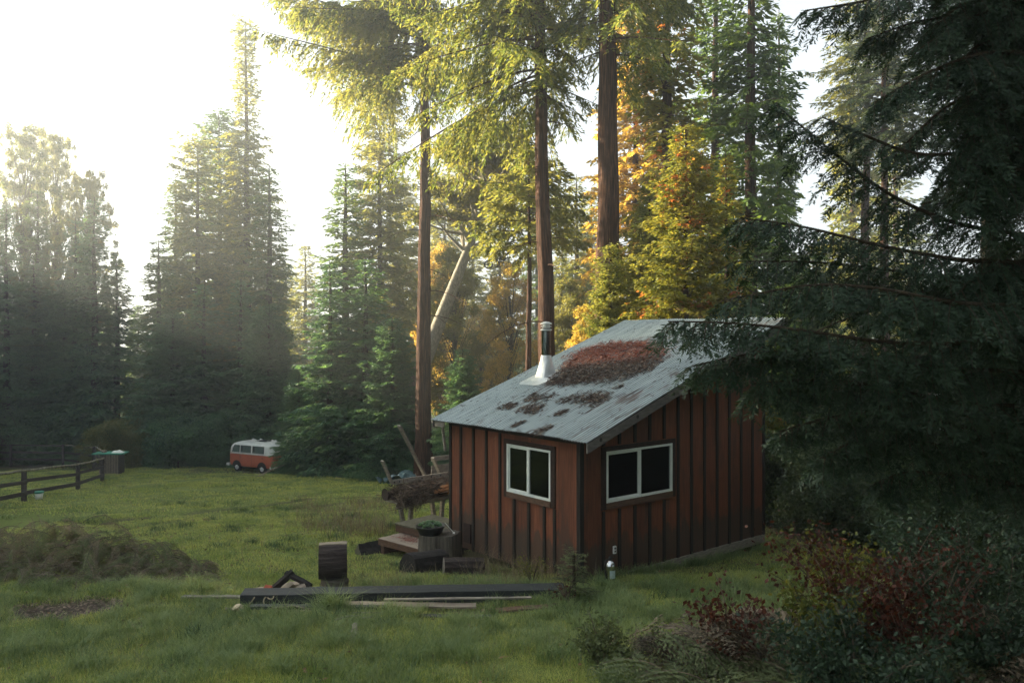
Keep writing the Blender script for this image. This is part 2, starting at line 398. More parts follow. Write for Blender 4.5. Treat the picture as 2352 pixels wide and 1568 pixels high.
tr_ = np.clip(np.minimum(seg_dist(x, y, RUT1), seg_dist(x, y, RUT2)) / .7, .12, 1)
blades(g, x, y, rng.uniform(.04, .09, len(x)) * (.4 + 1.2 * f) * tr_, rng.uniform(.014, .03, len(x)), lean=.9)
o = g.build('short_grass', M['grass']); tag(o, 'short green grass of the meadow', 'grass', kind='stuff')
g = G()
# bushy tufts of longer bluish grass
def tufts(g, cx, cy, n, h, w, rad, lean=1.0, r=rng):
    for a_, b_, n_, h_, r_ in zip(cx, cy, n, h, rad):
        q = r.normal(0, r_, (int(n_), 2)); x = a_ + q[:, 0]; y = b_ + q[:, 1]
        k = ~in_cabin(x, y, .02); x, y = x[k], y[k]
        hh = h_ * r.uniform(.5, 1.1, len(x)); blades(g, x, y, hh, np.full(len(x), w) * r.uniform(.7, 1.3, len(x)), lean)
x, y = scatter(1500, -8.5, 7, 8.3, 14, pw=.8); k = (field(x, y) > .45) | (rng.random(len(x)) < .15); x, y = x[k], y[k]
tufts(g, x, y, rng.integers(60, 190, len(x)), rng.uniform(.10, .30, len(x)), .007, rng.uniform(.05, .16, len(x)))
x, y = scatter(800, -12, 9, 13.5, 26); k = field(x, y) > .5; x, y = x[k], y[k]
tufts(g, x, y, rng.integers(30, 90, len(x)), rng.uniform(.07, .16, len(x)), .011, rng.uniform(.06, .2, len(x)))
x, y = scatter(520, -28, 5, 24, 50, thin=False); tufts(g, x, y, rng.integers(15, 40, len(x)), rng.uniform(.08, .2, len(x)), .03, rng.uniform(.1, .35, len(x)))
# a big tuft in front of the timber and thick growth under the right wall
c = on_ground(760, 1412); tufts(g, [c[0]], [c[1] + .1], [420], [.42], .009, [.10], lean=1.3)
for t in np.linspace(.3, 6.3, 60):
    q = rng.uniform(-.75, -.02); tufts(g, [1.224 + .775 * t + .632 * q], [14.4 + .632 * t - .775 * q * -1 if False else 14.4 + .632 * t + .775 * q], [70], [rng.uniform(.12, .30)], .008, [.12])
o = g.build('long_grass', M['grass_blue']); tag(o, 'clumps of longer bluish green grass', 'grass', kind='stuff')
# dry stalks along the left wall, round the log pile and behind the rack
g = G()
def stalks(cx, cy, n, h, rad=.15, w=.005):
    for a_, b_ in zip(cx, cy):
        q = rng.normal(0, rad, (n, 2)); x = a_ + q[:, 0]; y = b_ + q[:, 1]; k = ~in_cabin(x, y, .02); x, y = x[k], y[k]
        blades(g, x, y, rng.uniform(.35, 1.1, len(x)) * h, np.full(len(x), w), .9)
t = rng.uniform(-.3, 2.6, 38); q = rng.uniform(.1, 1.1, 38)
stalks(1.224 - .633 * t - .775 * q, 14.4 + .774 * t - .632 * q, 26, .5)
t = rng.uniform(-2.5, .3, 22); stalks(t, rng.uniform(12.7, 13.9, 22), 24, .38)
c = np.array([on_ground(a_, b_) for a_, b_ in zip(rng.uniform(690, 905, 46), rng.uniform(1150, 1235, 46))]); stalks(c[:, 0], c[:, 1], 34, .5, .35, .012)
c = np.array([on_ground(a_, b_) for a_, b_ in zip(rng.uniform(790, 1000, 16), rng.uniform(1290, 1345, 16))]); stalks(c[:, 0], c[:, 1], 26, .33, .2, .006)
x, y = scatter(260, -9, 6, 8.5, 15); stalks(x, y, 6, .28, .12, .005)
x, y = scatter(500, -20, 6, 15, 45); stalks(x, y, 7, .2, .2, .014)
o = g.build('dry_grass', M['straw']); tag(o, 'dry straw coloured grass and weed stalks round the cabin', 'dry grass', kind='stuff')
# wood chips and leaves lying on bare earth
g = G(); c = on_ground(160, 1392); n = 700
x = rng.normal(c[0], .75, n); y = rng.normal(c[1], .45, n)
c2 = on_ground(770, 1398); x = np.concatenate([x, rng.normal(c2[0] + .4, 1.3, 500)]); y = np.concatenate([y, rng.normal(c2[1], .28, 500)]); n = len(x)
a_ = rng.uniform(0, 6.28, n); A = np.stack([np.cos(a_), np.sin(a_), rng.normal(0, .25, n)], -1); A = A / np.linalg.norm(A, axis=1)[:, None]
Bv = np.cross(A, np.stack([rng.normal(0, .3, n), rng.normal(0, .3, n), np.ones(n)], -1)); Bv /= np.linalg.norm(Bv, axis=1)[:, None]
g.leaves(np.stack([x, y, gz(x, y) - .02 + rng.uniform(0, .03, n)], -1), A, Bv, rng.uniform(.03, .11, n), rng.uniform(.02, .05, n))
M['chip'] = surf('chips', [(.3, (.05, .035, .025)), (.6, (.16, .12, .09)), (.75, (.30, .25, .19))], nscale=3, rvar=.5, rough=.9, bump=0)
o = g.build('wood_chips', M['chip']); tag(o, 'scattered wood chips and dead leaves on bare earth', 'wood chips', kind='stuff')

# fallen leaves and bits of straw scattered over the lawn
g = G(); x, y = scatter(2600, -12, 7, 8.4, 24, thin=False, pw=.9); n = len(x)
a_ = rng.uniform(0, 6.28, n); A = np.stack([np.cos(a_), np.sin(a_), rng.normal(0, .3, n)], -1); A /= np.linalg.norm(A, axis=1)[:, None]
Bv = np.cross(A, np.stack([rng.normal(0, .4, n), rng.normal(0, .4, n), np.ones(n)], -1)); Bv /= np.linalg.norm(Bv, axis=1)[:, None]
g.leaves(np.stack([x, y, gz(x, y) + rng.uniform(.02, .07, n)], -1), A, Bv, rng.uniform(.04, .09, n), rng.uniform(.02, .045, n))
M['deadleaf'] = surf('dead_lawn_leaves', [(.3, (.06, .035, .02)), (.6, (.16, .10, .05)), (.75, (.28, .22, .12))], nscale=3, rvar=.5, rough=.9, bump=0)
o = g.build('fallen_leaves', M['deadleaf']); tag(o, 'small dead leaves scattered over the meadow grass', 'fallen leaves', kind='stuff')
# darker rushy clumps in the middle of the meadow
g = G(); x, y = scatter(150, -14, 4, 10, 30, thin=False); tufts(g, x, y, rng.integers(50, 120, len(x)), rng.uniform(.14, .3, len(x)), .009, rng.uniform(.06, .22, len(x)))
M['rush'] = leafmat('dark_rush', [(.02, .045, .02), (.045, .085, .035), (.08, .13, .05)], trans=.2, tboost=1, clump=1.2)
o = g.build('rush_clumps', M['rush']); tag(o, 'dark green weedy clumps dotted over the meadow', 'weeds', kind='stuff')
# ------------------------------------------------------------------ cabin
M['siding'] = surf('rust_stained_siding', [(.25, (.085, .031, .017)), (.5, (.165, .058, .029)), (.75, (.25, .098, .052))], (16, 16, .7), 2.4, rough=.8, bump=.4, bdist=.008,
                   spots=((1.6, 1.6, .45), 2.2, .50, (.085, .045, .03), .75))
def boards_tone(m):
    nt = m.node_tree; b = [n for n in nt.nodes if n.type == 'BSDF_PRINCIPLED'][0]; src = b.inputs['Base Color'].links[0].from_socket
    sp = nd(nt, 'ShaderNodeSeparateXYZ'); nt.links.new(coords(nt), sp.inputs[0])
    ad = nd(nt, 'ShaderNodeMath', operation='ADD'); nt.links.new(sp.outputs['X'], ad.inputs[0]); nt.links.new(sp.outputs['Y'], ad.inputs[1])
    dv = nd(nt, 'ShaderNodeMath', operation='MULTIPLY_ADD'); nt.links.new(ad.outputs[0], dv.inputs[0]); dv.inputs[1].default_value = 1 / .4275; dv.inputs[2].default_value = .63
    fl = nd(nt, 'ShaderNodeMath', operation='FLOOR'); nt.links.new(dv.outputs[0], fl.inputs[0])
    wn = nd(nt, 'ShaderNodeTexWhiteNoise', noise_dimensions='1D'); nt.links.new(fl.outputs[0], wn.inputs['W'])
    col = mix(nt, 1., src, ramp(nt, wn.outputs['Value'], [(0, (.72, .74, .78)), (1, (1.22, 1.16, 1.1))]), 'MULTIPLY')
    n = nd(nt, 'ShaderNodeTexNoise', Scale=3.5, Detail=5); nt.links.new(coords(nt, (1.6, 1.6, .5)), n.inputs['Vector'])
    k = nd(nt, 'ShaderNodeMath', operation='MULTIPLY_ADD'); nt.links.new(n.outputs['Fac'], k.inputs[0]); k.inputs[1].default_value = -1.1; nt.links.new(sp.outputs['Z'], k.inputs[2])
    f = ramp(nt, k.outputs[0], [(0, (.75, .75, .75)), (.12, (0, 0, 0))])          # mud splashed on the foot of the boards
    nt.links.new(mix(nt, f, col, (.055, .045, .032)), b.inputs['Base Color'])
boards_tone(M['siding'])
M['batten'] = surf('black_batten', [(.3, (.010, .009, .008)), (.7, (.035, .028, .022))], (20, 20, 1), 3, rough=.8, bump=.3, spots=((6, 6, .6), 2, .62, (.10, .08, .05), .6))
M['casing'] = surf('dark_window_casing', [(.3, (.012, .008, .006)), (.7, (.05, .026, .018))], (6, 6, 6), 3, rough=.8)
M['sillw'] = surf('brown_board', [(.3, (.06, .035, .022)), (.7, (.15, .085, .055))], (3, 3, 14), 3, rough=.8)
M['greyw'] = surf('weathered_grey_board', [(.25, (.10, .09, .07)), (.5, (.22, .195, .16)), (.75, (.36, .32, .27))], (2, 2, 16), 3, rough=.9, bump=.6)
M['rake'] = surf('grey_fascia', [(.25, (.07, .062, .055)), (.75, (.17, .155, .14))], (1.5, 8, 8), 3, rough=.9, bump=.4)
M['vinyl'] = surf('white_vinyl', [(.3, (.62, .66, .62)), (.7, (.74, .77, .72))], nscale=4, rough=.45, bump=0, spots=((1, 1, 1), 9, .62, (.35, .36, .30), .5))
M['white'] = surf('white_plastic', [(.3, (.68, .7, .66)), (.7, (.8, .8, .76))], nscale=6, rough=.5, bump=0)
M['inside'] = surf('dim_interior', [(.3, (.03, .02, .015)), (.7, (.06, .04, .03))], nscale=3, bump=0)
M['curtain'] = surf('curtain_cloth', [(.3, (.05, .03, .025)), (.7, (.09, .05, .04))], (30, 30, 1), 2, bump=0)
mg_, nt, out = newmat('window_glass')
gl = nd(nt, 'ShaderNodeBsdfGlossy', Roughness=.03); gl.inputs['Color'].default_value = (.9, .95, 1, 1)
tr_ = nd(nt, 'ShaderNodeBsdfTransparent'); tr_.inputs['Color'].default_value = (.55, .6, .58, 1)
fr = nd(nt, 'ShaderNodeFresnel', IOR=1.5); ms = nd(nt, 'ShaderNodeMixShader')
nt.links.new(fr.outputs[0], ms.inputs[0]); nt.links.new(tr_.outputs[0], ms.inputs[1]); nt.links.new(gl.outputs[0], ms.inputs[2]); nt.links.new(ms.outputs[0], out.inputs['Surface'])
M['glass'] = mg_
# corrugated iron
mr, nt, out = newmat('corrugated_iron')
v1 = coords(nt, (.8, 9, 1)); n1 = nd(nt, 'ShaderNodeTexNoise', Scale=1.6, Detail=7, Roughness=.7); nt.links.new(v1, n1.inputs['Vector'])
base = ramp(nt, n1.outputs['Fac'], [(.28, (.27, .34, .34)), (.5, (.42, .50, .50)), (.72, (.56, .64, .64))])
v2 = coords(nt, (1.1, 26, 1)); n2 = nd(nt, 'ShaderNodeTexNoise', Scale=1.5, Detail=5, Roughness=.6); nt.links.new(v2, n2.inputs['Vector'])
v3 = coords(nt); n3 = nd(nt, 'ShaderNodeTexNoise', Scale=.8, Detail=3); nt.links.new(v3, n3.inputs['Vector'])
mu = nd(nt, 'ShaderNodeMath', operation='MULTIPLY'); nt.links.new(n2.outputs['Fac'], mu.inputs[0]); nt.links.new(n3.outputs['Fac'], mu.inputs[1])
rf = ramp(nt, mu.outputs[0], [(.315, (0, 0, 0)), (.37, (.85, .85, .85))])
col = mix(nt, rf, base, ramp(nt, n1.outputs['Fac'], [(.35, (.05, .035, .03)), (.6, (.17, .085, .055))]))
v5 = coords(nt, (2.6, 13.1, 1)); n5 = nd(nt, 'ShaderNodeTexNoise', Scale=3.2, Detail=2); nt.links.new(v5, n5.inputs['Vector'])
df = ramp(nt, n5.outputs['Fac'], [(.64, (0, 0, 0)), (.68, (.9, .9, .9))])
col = mix(nt, df, col, (.06, .05, .045))
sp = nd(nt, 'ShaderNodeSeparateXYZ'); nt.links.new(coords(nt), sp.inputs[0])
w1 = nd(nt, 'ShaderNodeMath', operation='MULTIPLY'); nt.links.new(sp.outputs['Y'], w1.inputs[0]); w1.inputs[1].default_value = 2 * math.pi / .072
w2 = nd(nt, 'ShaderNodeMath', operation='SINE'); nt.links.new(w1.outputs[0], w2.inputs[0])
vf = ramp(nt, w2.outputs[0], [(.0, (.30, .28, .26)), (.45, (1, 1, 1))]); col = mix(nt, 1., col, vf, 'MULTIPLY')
b = nd(nt, 'ShaderNodeBsdfPrincipled', Roughness=.5, Metallic=.35); nt.links.new(col, b.inputs['Base Color']); nt.links.new(b.outputs[0], out.inputs['Surface'])
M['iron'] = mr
M['zinc'] = surf('galvanised_sheet', [(.3, (.55, .58, .58)), (.7, (.75, .78, .78))], nscale=5, rough=.42, metal=.5, bump=.1)
M['steel'] = surf('stainless_pipe', [(.3, (.14, .17, .155)), (.7, (.28, .31, .29))], (1, 1, 4), 3, rough=.22, metal=1, bump=.05)

ang = math.atan2(.632, .775)
cab = empty('cabin', (1.224, 14.4, 0), ang, 'small rust red board and batten cabin with a sloping corrugated iron roof', 'cabin')
def rz(x): return 2.55 + .36 * (x + .35)            # roof underside plane height at local x
LW, RW = 4.09, 5.75
g = G()
# right wall pieces (plane y=0), outline follows the roof; opening for the window
def wallpiece(g, x0, x1, z0, z1=None, y0=0, y1=.1, mi=None):
    t0 = z1 if z1 is not None else rz(x0) - .05; t1 = z1 if z1 is not None else rz(x1) - .05
    v = [[x0, y0, z0], [x1, y0, z0], [x1, y1, z0], [x0, y1, z0], [x0, y0, t0], [x1, y0, t1], [x1, y1, t1], [x0, y1, t0]]
    g.add(v, [[0, 1, 5, 4], [1, 2, 6, 5], [2, 3, 7, 6], [3, 0, 4, 7], [4, 5, 6, 7], [0, 3, 2, 1]], mi)
W1 = (.65, 2.53, 1.33, 2.28)            # right window x0 x1 z0 z1
W2 = (.765, 2.068, 1.32, 2.27)          # left window y0 y1 z0 z1
zb = -.12
wallpiece(g, 0, W1[0], zb); wallpiece(g, W1[1], RW, zb); wallpiece(g, W1[0], W1[1], zb, W1[2])
wallpiece(g, W1[0], W1[1], W1[3])
g.build('side_wall', M['siding'], cab)
g = G()
def lw(y0, y1, z0, z1): g.box(0, .1, y0, y1, z0, z1)
zt = rz(0) - .05
lw(.1, W2[0], zb, zt); lw(W2[1], LW, zb, zt); lw(W2[0], W2[1], zb, W2[2]); lw(W2[0], W2[1], W2[3], zt)
g.build('front_wall', M['siding'], cab)
g = G(); wallpiece(g, 0.1, RW, zb, None, LW - .1, LW); g.build('far_side_wall', M['siding'], cab)
g = G(); g.box(RW - .1, RW - .003, .1, LW - .1, zb, rz(RW) - .1); g.build('back_wall', M['siding'], cab)
g = G(); g.box(.1, RW - .1, .1, LW - .1, -.1, 0); g.build('floor', M['inside'], cab)
g = G(); g.box(2.9, 2.95, .1, LW - .1, 0.003, 2.6); g.build('inner_partition', M['inside'], cab)
# battens and base boards
g = G()
hb = .03
def batR(x, w=.068):
    if W1[0] - .14 < x < W1[1] + .14:
        g.box(x - w / 2, x + w / 2, -hb, -.001, zb + .08, W1[2] - .15)
        wallpiece(g, x - w / 2, x + w / 2, W1[3] + .11, None, -hb, -.001)
    else: wallpiece(g, x - w / 2, x + w / 2, zb + .08, None, -hb, -.001)
for k in range(13):
    x = .587 + .4275 * k
    if x < RW - .05: batR(x)
wallpiece(g, -.001, .075, zb, None, -hb, -.001); wallpiece(g, RW - .07, RW, zb + .08, None, -hb, -.001)
def batL(y, w=.068):
    if W2[0] - .14 < y < W2[1] + .1: g.box(-hb, -.001, y - w / 2, y + w / 2, zb, W2[2] - .13)
    else: g.box(-hb, -.001, y - w / 2, y + w / 2, zb, zt)
for y in [.668] + [.953 + .452 * k for k in range(7)]: batL(y)
g.box(-hb, -.001, -hb, .06, zb, zt); g.box(-hb, -.001, LW - .07, LW, zb, zt)
g.box(-.034, -.0015, .0, LW, zt - .16, zt - .0)  # dark frieze strip, put in to stand for the shadow under the eave
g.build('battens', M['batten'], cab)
g = G(); g.box(.07, RW, -.03, -.001, zb - .10, zb + .078); g.build('base_board', M['greyw'], cab)
g = G()
for x in (.1, 2.2, 4.2, 5.55):
    for y in (.05, 2.0, 3.9): g.box(x, x + .14, y, y + .14, -1.2, zb)
g.box(0, RW, .25, .35, zb - .14, zb - .001); g.box(0, RW, LW - .3, LW - .2, zb - .14, zb - .001)
g.build('footing', M['bark_dark'], cab)
# hatch on the front wall
g = G(); g.box(-.03, -.0015, 3.30, 3.55, .02, .42, jit=.002); g.build('hatch', M['casing'], cab)
# socket cover on the side wall
g = G(); g.box(.845, .915, -.03, -.0015, .36, .50); o = g.build('socket_cover', M['white'], cab)
for z_ in (.44, .385):
    g = G(); g.box(.862, .898, -.034, -.0305, z_, z_ + .035); g.build('socket', M['casing'], o)
# windows
def window(axis, a0, a1, z0, z1, fixed_left):
    """axis 'x' : in side wall (y=0); axis 'y' : in front wall (x=0)."""
    def B(g, p0, p1, q0, q1, z0_, z1_):
        if axis == 'x': g.box(p0, p1, q0, q1, z0_, z1_)
        else: g.box(q0, q1, p0, p1, z0_, z1_)
    t = .042
    g = G(); B(g, a0, a1, -.035, .05, z1 - t, z1); B(g, a0, a1, -.035, .05, z0, z0 + t)
    B(g, a0, a0 + t, -.034, .049, z0 + t, z1 - t); B(g, a1 - t, a1, -.034, .049, z0 + t, z1 - t)
    wn = g.build('window', M['vinyl'], cab)
    m = (a0 + a1) / 2
    g = G()
    B(g, m - .025, m + .025, -.022, .03, z0 + t, z1 - t)
    s0, s1 = (a0 + t, m - .025) if fixed_left else (m + .025, a1 - t)
    for p0, p1, q0, q1 in ((s0, s0 + .03, z0 + t, z1 - t), (s1 - .03, s1, z0 + t, z1 - t), (s0 + .03, s1 - .03, z0 + t, z0 + t + .03), (s0 + .03, s1 - .03, z1 - t - .03, z1 - t)):
        B(g, p0, p1, -.012, .02, q0, q1)
    B(g, m + .03 if not fixed_left else m - .06, m + .04 if not fixed_left else m - .05, -.03, -.013, (z0 + z1) / 2 - .04, (z0 + z1) / 2 + .04)
    g.build('sash', M['vinyl'], wn)
    for p0, p1 in ((a0 + t, m - .025), (m + .025, a1 - t)):
        g = G(); B(g, p0 + .004, p1 - .004, .004, .008, z0 + t + .004, z1 - t - .004); g.build('pane', M['glass'], wn)
    g = G(); c = .10
    B(g, a0 - c - .02, a0 - .002, -.03, -.0015, z0 - .12, z1 + .09); B(g, a1 + .002, a1 + c, -.03, -.0015, z0 - .12, z1 + .09)
    B(g, a0 - .0015, a1 + .0015, -.031, -.0016, z1 + .002, z1 + .09)
    g.build('casing', M['casing'], wn)
    g = G(); B(g, a0 + .0, a1 - .003, -.045, -.0017, z0 - .115, z0 - .002); g.build('sill', M['sillw'], wn)
    g = G(); n = 60; xs_ = np.linspace(a0 + .05, a0 + .05 + (a1 - a0) * .3, n); 
    v = []
    for q, xx in enumerate(xs_):
        w_ = .16 + .018 * math.sin(q * 1.1)
        v += [[xx, w_, z0 + .05], [xx, w_, z1 + .05]] if axis == 'x' else [[w_, xx, z0 + .05], [w_, xx, z1 + .05]]
    g.add(v, [[2 * q, 2 * q + 2, 2 * q + 3, 2 * q + 1] for q in range(n - 1)]); g.build('curtain', M['curtain'], wn)
window('x', *W1, True); window('y', *W2, False)
# roof
ROOF0 = (-.35, 5.85, -.55, 4.31)
def roofsheet(g, x0, x1, y0, y1, lift):
    ny = int((y1 - y0) / .0085); yy = np.linspace(y0, y1, ny); nxx = 14; xx = np.linspace(x0, x1, nxx)
    a_, b_ = np.meshgrid(xx, yy)
    z = rz(a_) + .035 + .015 * np.sin(2 * math.pi * b_ / .072) + lift + .006 * np.sin(a_ * 2.1 + b_ * 3) + .004 * np.sin(b_ * 5.3 + 1)
    n = len(xx); i = np.arange(len(yy) - 1)[:, None] * n; j = np.arange(n - 1)[None]
    g.add(np.stack([a_, b_, z], -1).reshape(-1, 3), np.stack([i + j, i + j + 1, i + n + j + 1, i + n + j], -1).reshape(-1, 4))
g = G()
widths = [-.55, .12, .82, 1.51, 2.21, 2.91, 3.60, 4.31]
for k in range(7):
    lift = .004 * (k % 2)
    roofsheet(g, -.35 + rng.uniform(-.012, .012), 3.0, widths[k] - (.02 if k else 0), widths[k + 1] + .02, lift)
    roofsheet(g, 2.85, 5.85, widths[k] - (.02 if k else 0), widths[k + 1] + .02, lift + .009)
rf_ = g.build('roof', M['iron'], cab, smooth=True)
g = G(); v = []
for z_off in (-.0, .022):
    v += [[-.30, -.50, rz(-.30) - .0 + z_off - .005], [5.82, -.50, rz(5.82) + z_off - .005], [5.82, 4.27, rz(5.82) + z_off - .005], [-.30, 4.27, rz(-.30) + z_off - .005]]
g.add(v, [[3, 2, 1, 0], [4, 5, 6, 7], [0, 1, 5, 4], [1, 2, 6, 5], [2, 3, 7, 6], [3, 0, 4, 7]])
g.build('roof_deck', M['batten'], rf_)
def slanted(g, x0, x1, y0, y1, lo, hi):
    v = []
    for o_ in (lo, hi): v += [[x0, y0, rz(x0) + o_], [x1, y0, rz(x1) + o_], [x1, y1, rz(x1) + o_], [x0, y1, rz(x0) + o_]]
    g.add(v, [[3, 2, 1, 0], [4, 5, 6, 7], [0, 1, 5, 4], [1, 2, 6, 5], [2, 3, 7, 6], [3, 0, 4, 7]])
g = G(); slanted(g, -.34, 2.62, -.545, -.503, -.16, .014); slanted(g, 2.625, 5.87, -.543, -.503, -.155, .014)
slanted(g, -.32, 5.85, 4.273, 4.31, -.14, .012)
g.build('rake_board', M['rake'], rf_)
for x in (-.02, .93, 1.95, 2.9, 3.9, 4.9):            # bolt plates / purlin ends showing through the rake board
    g = G(); g.tube([[x, -.549, rz(x) - .06], [x, -.5, rz(x) - .06]], .035, 10); g.build('purlin_end', M['batten'], rf_)
g = G()
for y in (.35, 1.2, 2.1, 3.0, 3.75): slanted(g, .14, 5.75, y, y + .045, -.12, -.008)
g.build('rafter', M['batten'], rf_)
g = G(); slanted(g, -.30, -.26, 3.9, 4.25, -.12, -.008); g.bar([-.1, LW + .04, 1.9], [-.1, LW + .16, 2.5], .05, .05); g.build('eave_brace', M['greyw'], rf_)
# point on the roof seen at photo pixel (3840 wide)
def roof_hit(px, py):
    d = Vector(((px - 1920) / 3000, 1, -(py - 1255) / 3000)); o = Vector((0, 0, CAMZ))
    Mi = (Matrix.Translation(Vector((1.224, 14.4, 0))) @ Matrix.Rotation(ang, 4, 'Z')).inverted()
    o2 = Mi @ o; d2 = (Mi.to_3x3() @ d)
    t = (rz(o2.x) + .04 - o2.z) / (d2.z - .36 * d2.x); p = o2 + d2 * t
    return p.x, p.y
# chimney
cx_, cy_ = roof_hit(2048, 1408)
ch = None
g = G(); zr = rz(cx_) + .05
r0 = .105
g.lathe([(r0, zr + .15), (r0, zr + 1.08), (r0 + .004, zr + 1.08)], 28, Matrix.Translation((cx_, cy_, 0)))
ch = g.build('chimney', M['steel'], cab, smooth=True)
g = G()
g.lathe([(r0 + .002, zr + 1.02), (r0 + .028, zr + 1.03), (r0 + .028, zr + 1.055), (r0 + .002, zr + 1.06)], 28, Matrix.Translation((cx_, cy_, 0)))
g.lathe([(r0 - .02, zr + 1.06), (r0 - .02, zr + 1.2)], 28, Matrix.Translation((cx_, cy_, 0)))
g.lathe([(r0 + .002, zr + 1.105), (r0 + .022, zr + 1.11), (r0 + .022, zr + 1.125), (r0 + .002, zr + 1.13)], 28, Matrix.Translation((cx_, cy_, 0)))
g.lathe([(r0 - .01, zr + 1.165), (r0 + .03, zr + 1.17), (r0 + .03, zr + 1.19), (r0 * .6, zr + 1.225), (0.001, zr + 1.235)], 28, Matrix.Translation((cx_, cy_, 0)))
g.build('chimney_cap', M['zinc'], ch, smooth=False)
g = G(); n = 24; a_ = np.linspace(0, 2 * math.pi, n, endpoint=False)
def sq(a, h):  # rounded square outline
    c_, s_ = np.cos(a), np.sin(a); k = 1 / np.maximum(np.abs(c_), np.abs(s_)); k = np.minimum(k, 1.3)
    return c_ * k * h, s_ * k * h
x1, y1 = sq(a_, .235); b0 = np.stack([cx_ - .05 + x1 * 1.25, cy_ + y1, rz(cx_ - .05 + x1 * 1.25) + .056], -1)
x2, y2 = sq(a_, .20); b1 = np.stack([cx_ - .02 + x2, cy_ + y2 * .85, rz(cx_ - .02 + x2) + .075], -1)
b2 = np.stack([cx_ + (r0 + .03) * np.cos(a_), cy_ + (r0 + .03) * np.sin(a_), np.full(n, zr + .34)], -1)
b3 = np.stack([cx_ + (r0 + .012) * np.cos(a_), cy_ + (r0 + .012) * np.sin(a_), np.full(n, zr + .46)], -1)
x4, y4 = sq(a_, .40); b4 = np.stack([cx_ - .12 + x4 * 1.1, cy_ + y4 * .95, rz(cx_ - .12 + x4 * 1.1) + .052], -1)
v = np.concatenate([b4, b0, b1, b2, b3]); i = np.arange(4)[:, None] * n; j = np.arange(n)[None]
g.add(v, np.stack([i + j, i + (j + 1) % n, i + n + (j + 1) % n, i + n + j], -1).reshape(-1, 4))
g.build('flashing', M['zinc'], ch, smooth=False)
# needle litter on the roof
def z8(p): return (1900 + p[0] / 2.94, 1150 + p[1] / 2.94)
patches = [
 ([(600, 690), (760, 560), (900, 455), (1080, 430), (1300, 395), (1600, 400), (1730, 480), (1730, 610), (1590, 720), (1400, 770), (1250, 830), (1050, 850), (800, 850), (650, 885), (430, 860), (520, 790)], 30000),
 ([(590, 560), (900, 440), (1000, 470), (800, 560), (650, 590)], 700),
 ([(210, 1010), (290, 960), (430, 975), (550, 970), (540, 1000), (420, 1035), (230, 1060)], 1300),
 ([(510, 1065), (640, 1000), (900, 960), (1050, 930), (1130, 990), (1110, 1060), (930, 1090), (800, 1040), (600, 1065)], 2600),
 ([(150, 1120), (260, 1080), (430, 1085), (390, 1160), (260, 1195), (180, 1180)], 1500),
 ([(-60, 1090), (130, 1065), (120, 1110), (-60, 1140)], 700),
 ([(530, 1180), (680, 1140), (660, 1170), (560, 1200)], 420), ([(390, 1330), (500, 1320), (450, 1360), (400, 1425), (300, 1410), (350, 1370)], 600),
 ([(75, 1310), (160, 1265), (155, 1300), (100, 1335)], 300), ([(1170, 905), (1275, 880), (1240, 912)], 160)]
def inpoly(px, py, poly):
    c = np.zeros(len(px), bool)
    for (xa, ya), (xb, yb) in zip(poly, poly[1:] + poly[:1]):
        k = ((ya > py) != (yb > py)) & (px < (xb - xa) * (py - ya) / (yb - ya + 1e-12) + xa); c ^= k
    return c
LX, LY, LZ, WT = [], [], [], []
for poly, n in patches:
    q = [roof_hit(*z8(p)) for p in poly]; qa = np.array(q)
    lo, hi = qa.min(0), qa.max(0); m = 0
    x = rng.uniform(lo[0], hi[0], n * 6); y = rng.uniform(lo[1], hi[1], n * 6)
    # ragged along the corrugations
    k = inpoly(x + .30 * np.sin(y * 87.3) * rng.random(len(x)) + .13 * np.sin(y * 23), y + rng.normal(0, .035, len(y)), q)
    k &= (np.sin(x * 9 + 2 * np.sin(y * 13)) * np.sin(y * 31 + 2 * np.sin(x * 7)) + rng.normal(0, .35, len(x))) > -.75 + .25 * rng.random(len(x))
    x, y = x[k][:n], y[k][:n]; LX.append(x); LY.append(y)
    LZ.append(rng.random(len(x)) ** 1.5 * (.085 if n > 5000 else .04))
    n2 = n // 7; jx = rng.integers(0, len(x), n2); x2 = x[jx] - np.abs(rng.normal(0, .22, n2)); y2 = (np.floor((y[jx] + rng.normal(0, .08, n2)) / .072) + .75) * .072
    LX.append(x2); LY.append(y2); LZ.append(np.full(n2, .003))
x = np.concatenate(LX + [rng.uniform(-.3, 5.7, 1300)]); y = np.concatenate(LY + [(np.floor(rng.uniform(-.5, 4.25, 1300) / .072) + .75) * .072]); n = len(x)
z = rz(x) + .033 + .0115 * np.sin(2 * math.pi * y / .072) + np.concatenate(LZ + [np.full(1300, .003)])
a_ = np.where(np.arange(n) >= n - 1300, rng.normal(0, .1, n), rng.uniform(0, 6.283, n))
A = np.stack([np.cos(a_), np.sin(a_), .36 * np.cos(a_) + rng.normal(0, .22, n)], -1); A /= np.linalg.norm(A, axis=1)[:, None]
Bv = np.cross(A, np.stack([rng.normal(0, .6, n), rng.normal(0, .6, n), np.ones(n)], -1)); Bv /= np.linalg.norm(Bv, axis=1)[:, None]
g = G(); L_ = rng.uniform(.03, .12, n); Wd = L_ * rng.uniform(.06, .2, n)
Lp = np.stack([x, y, z + .006], -1)
rp = roof_hit(*z8((1000, 600)))
g.leaves(Lp, A, Bv, L_, np.maximum(Wd, .006))
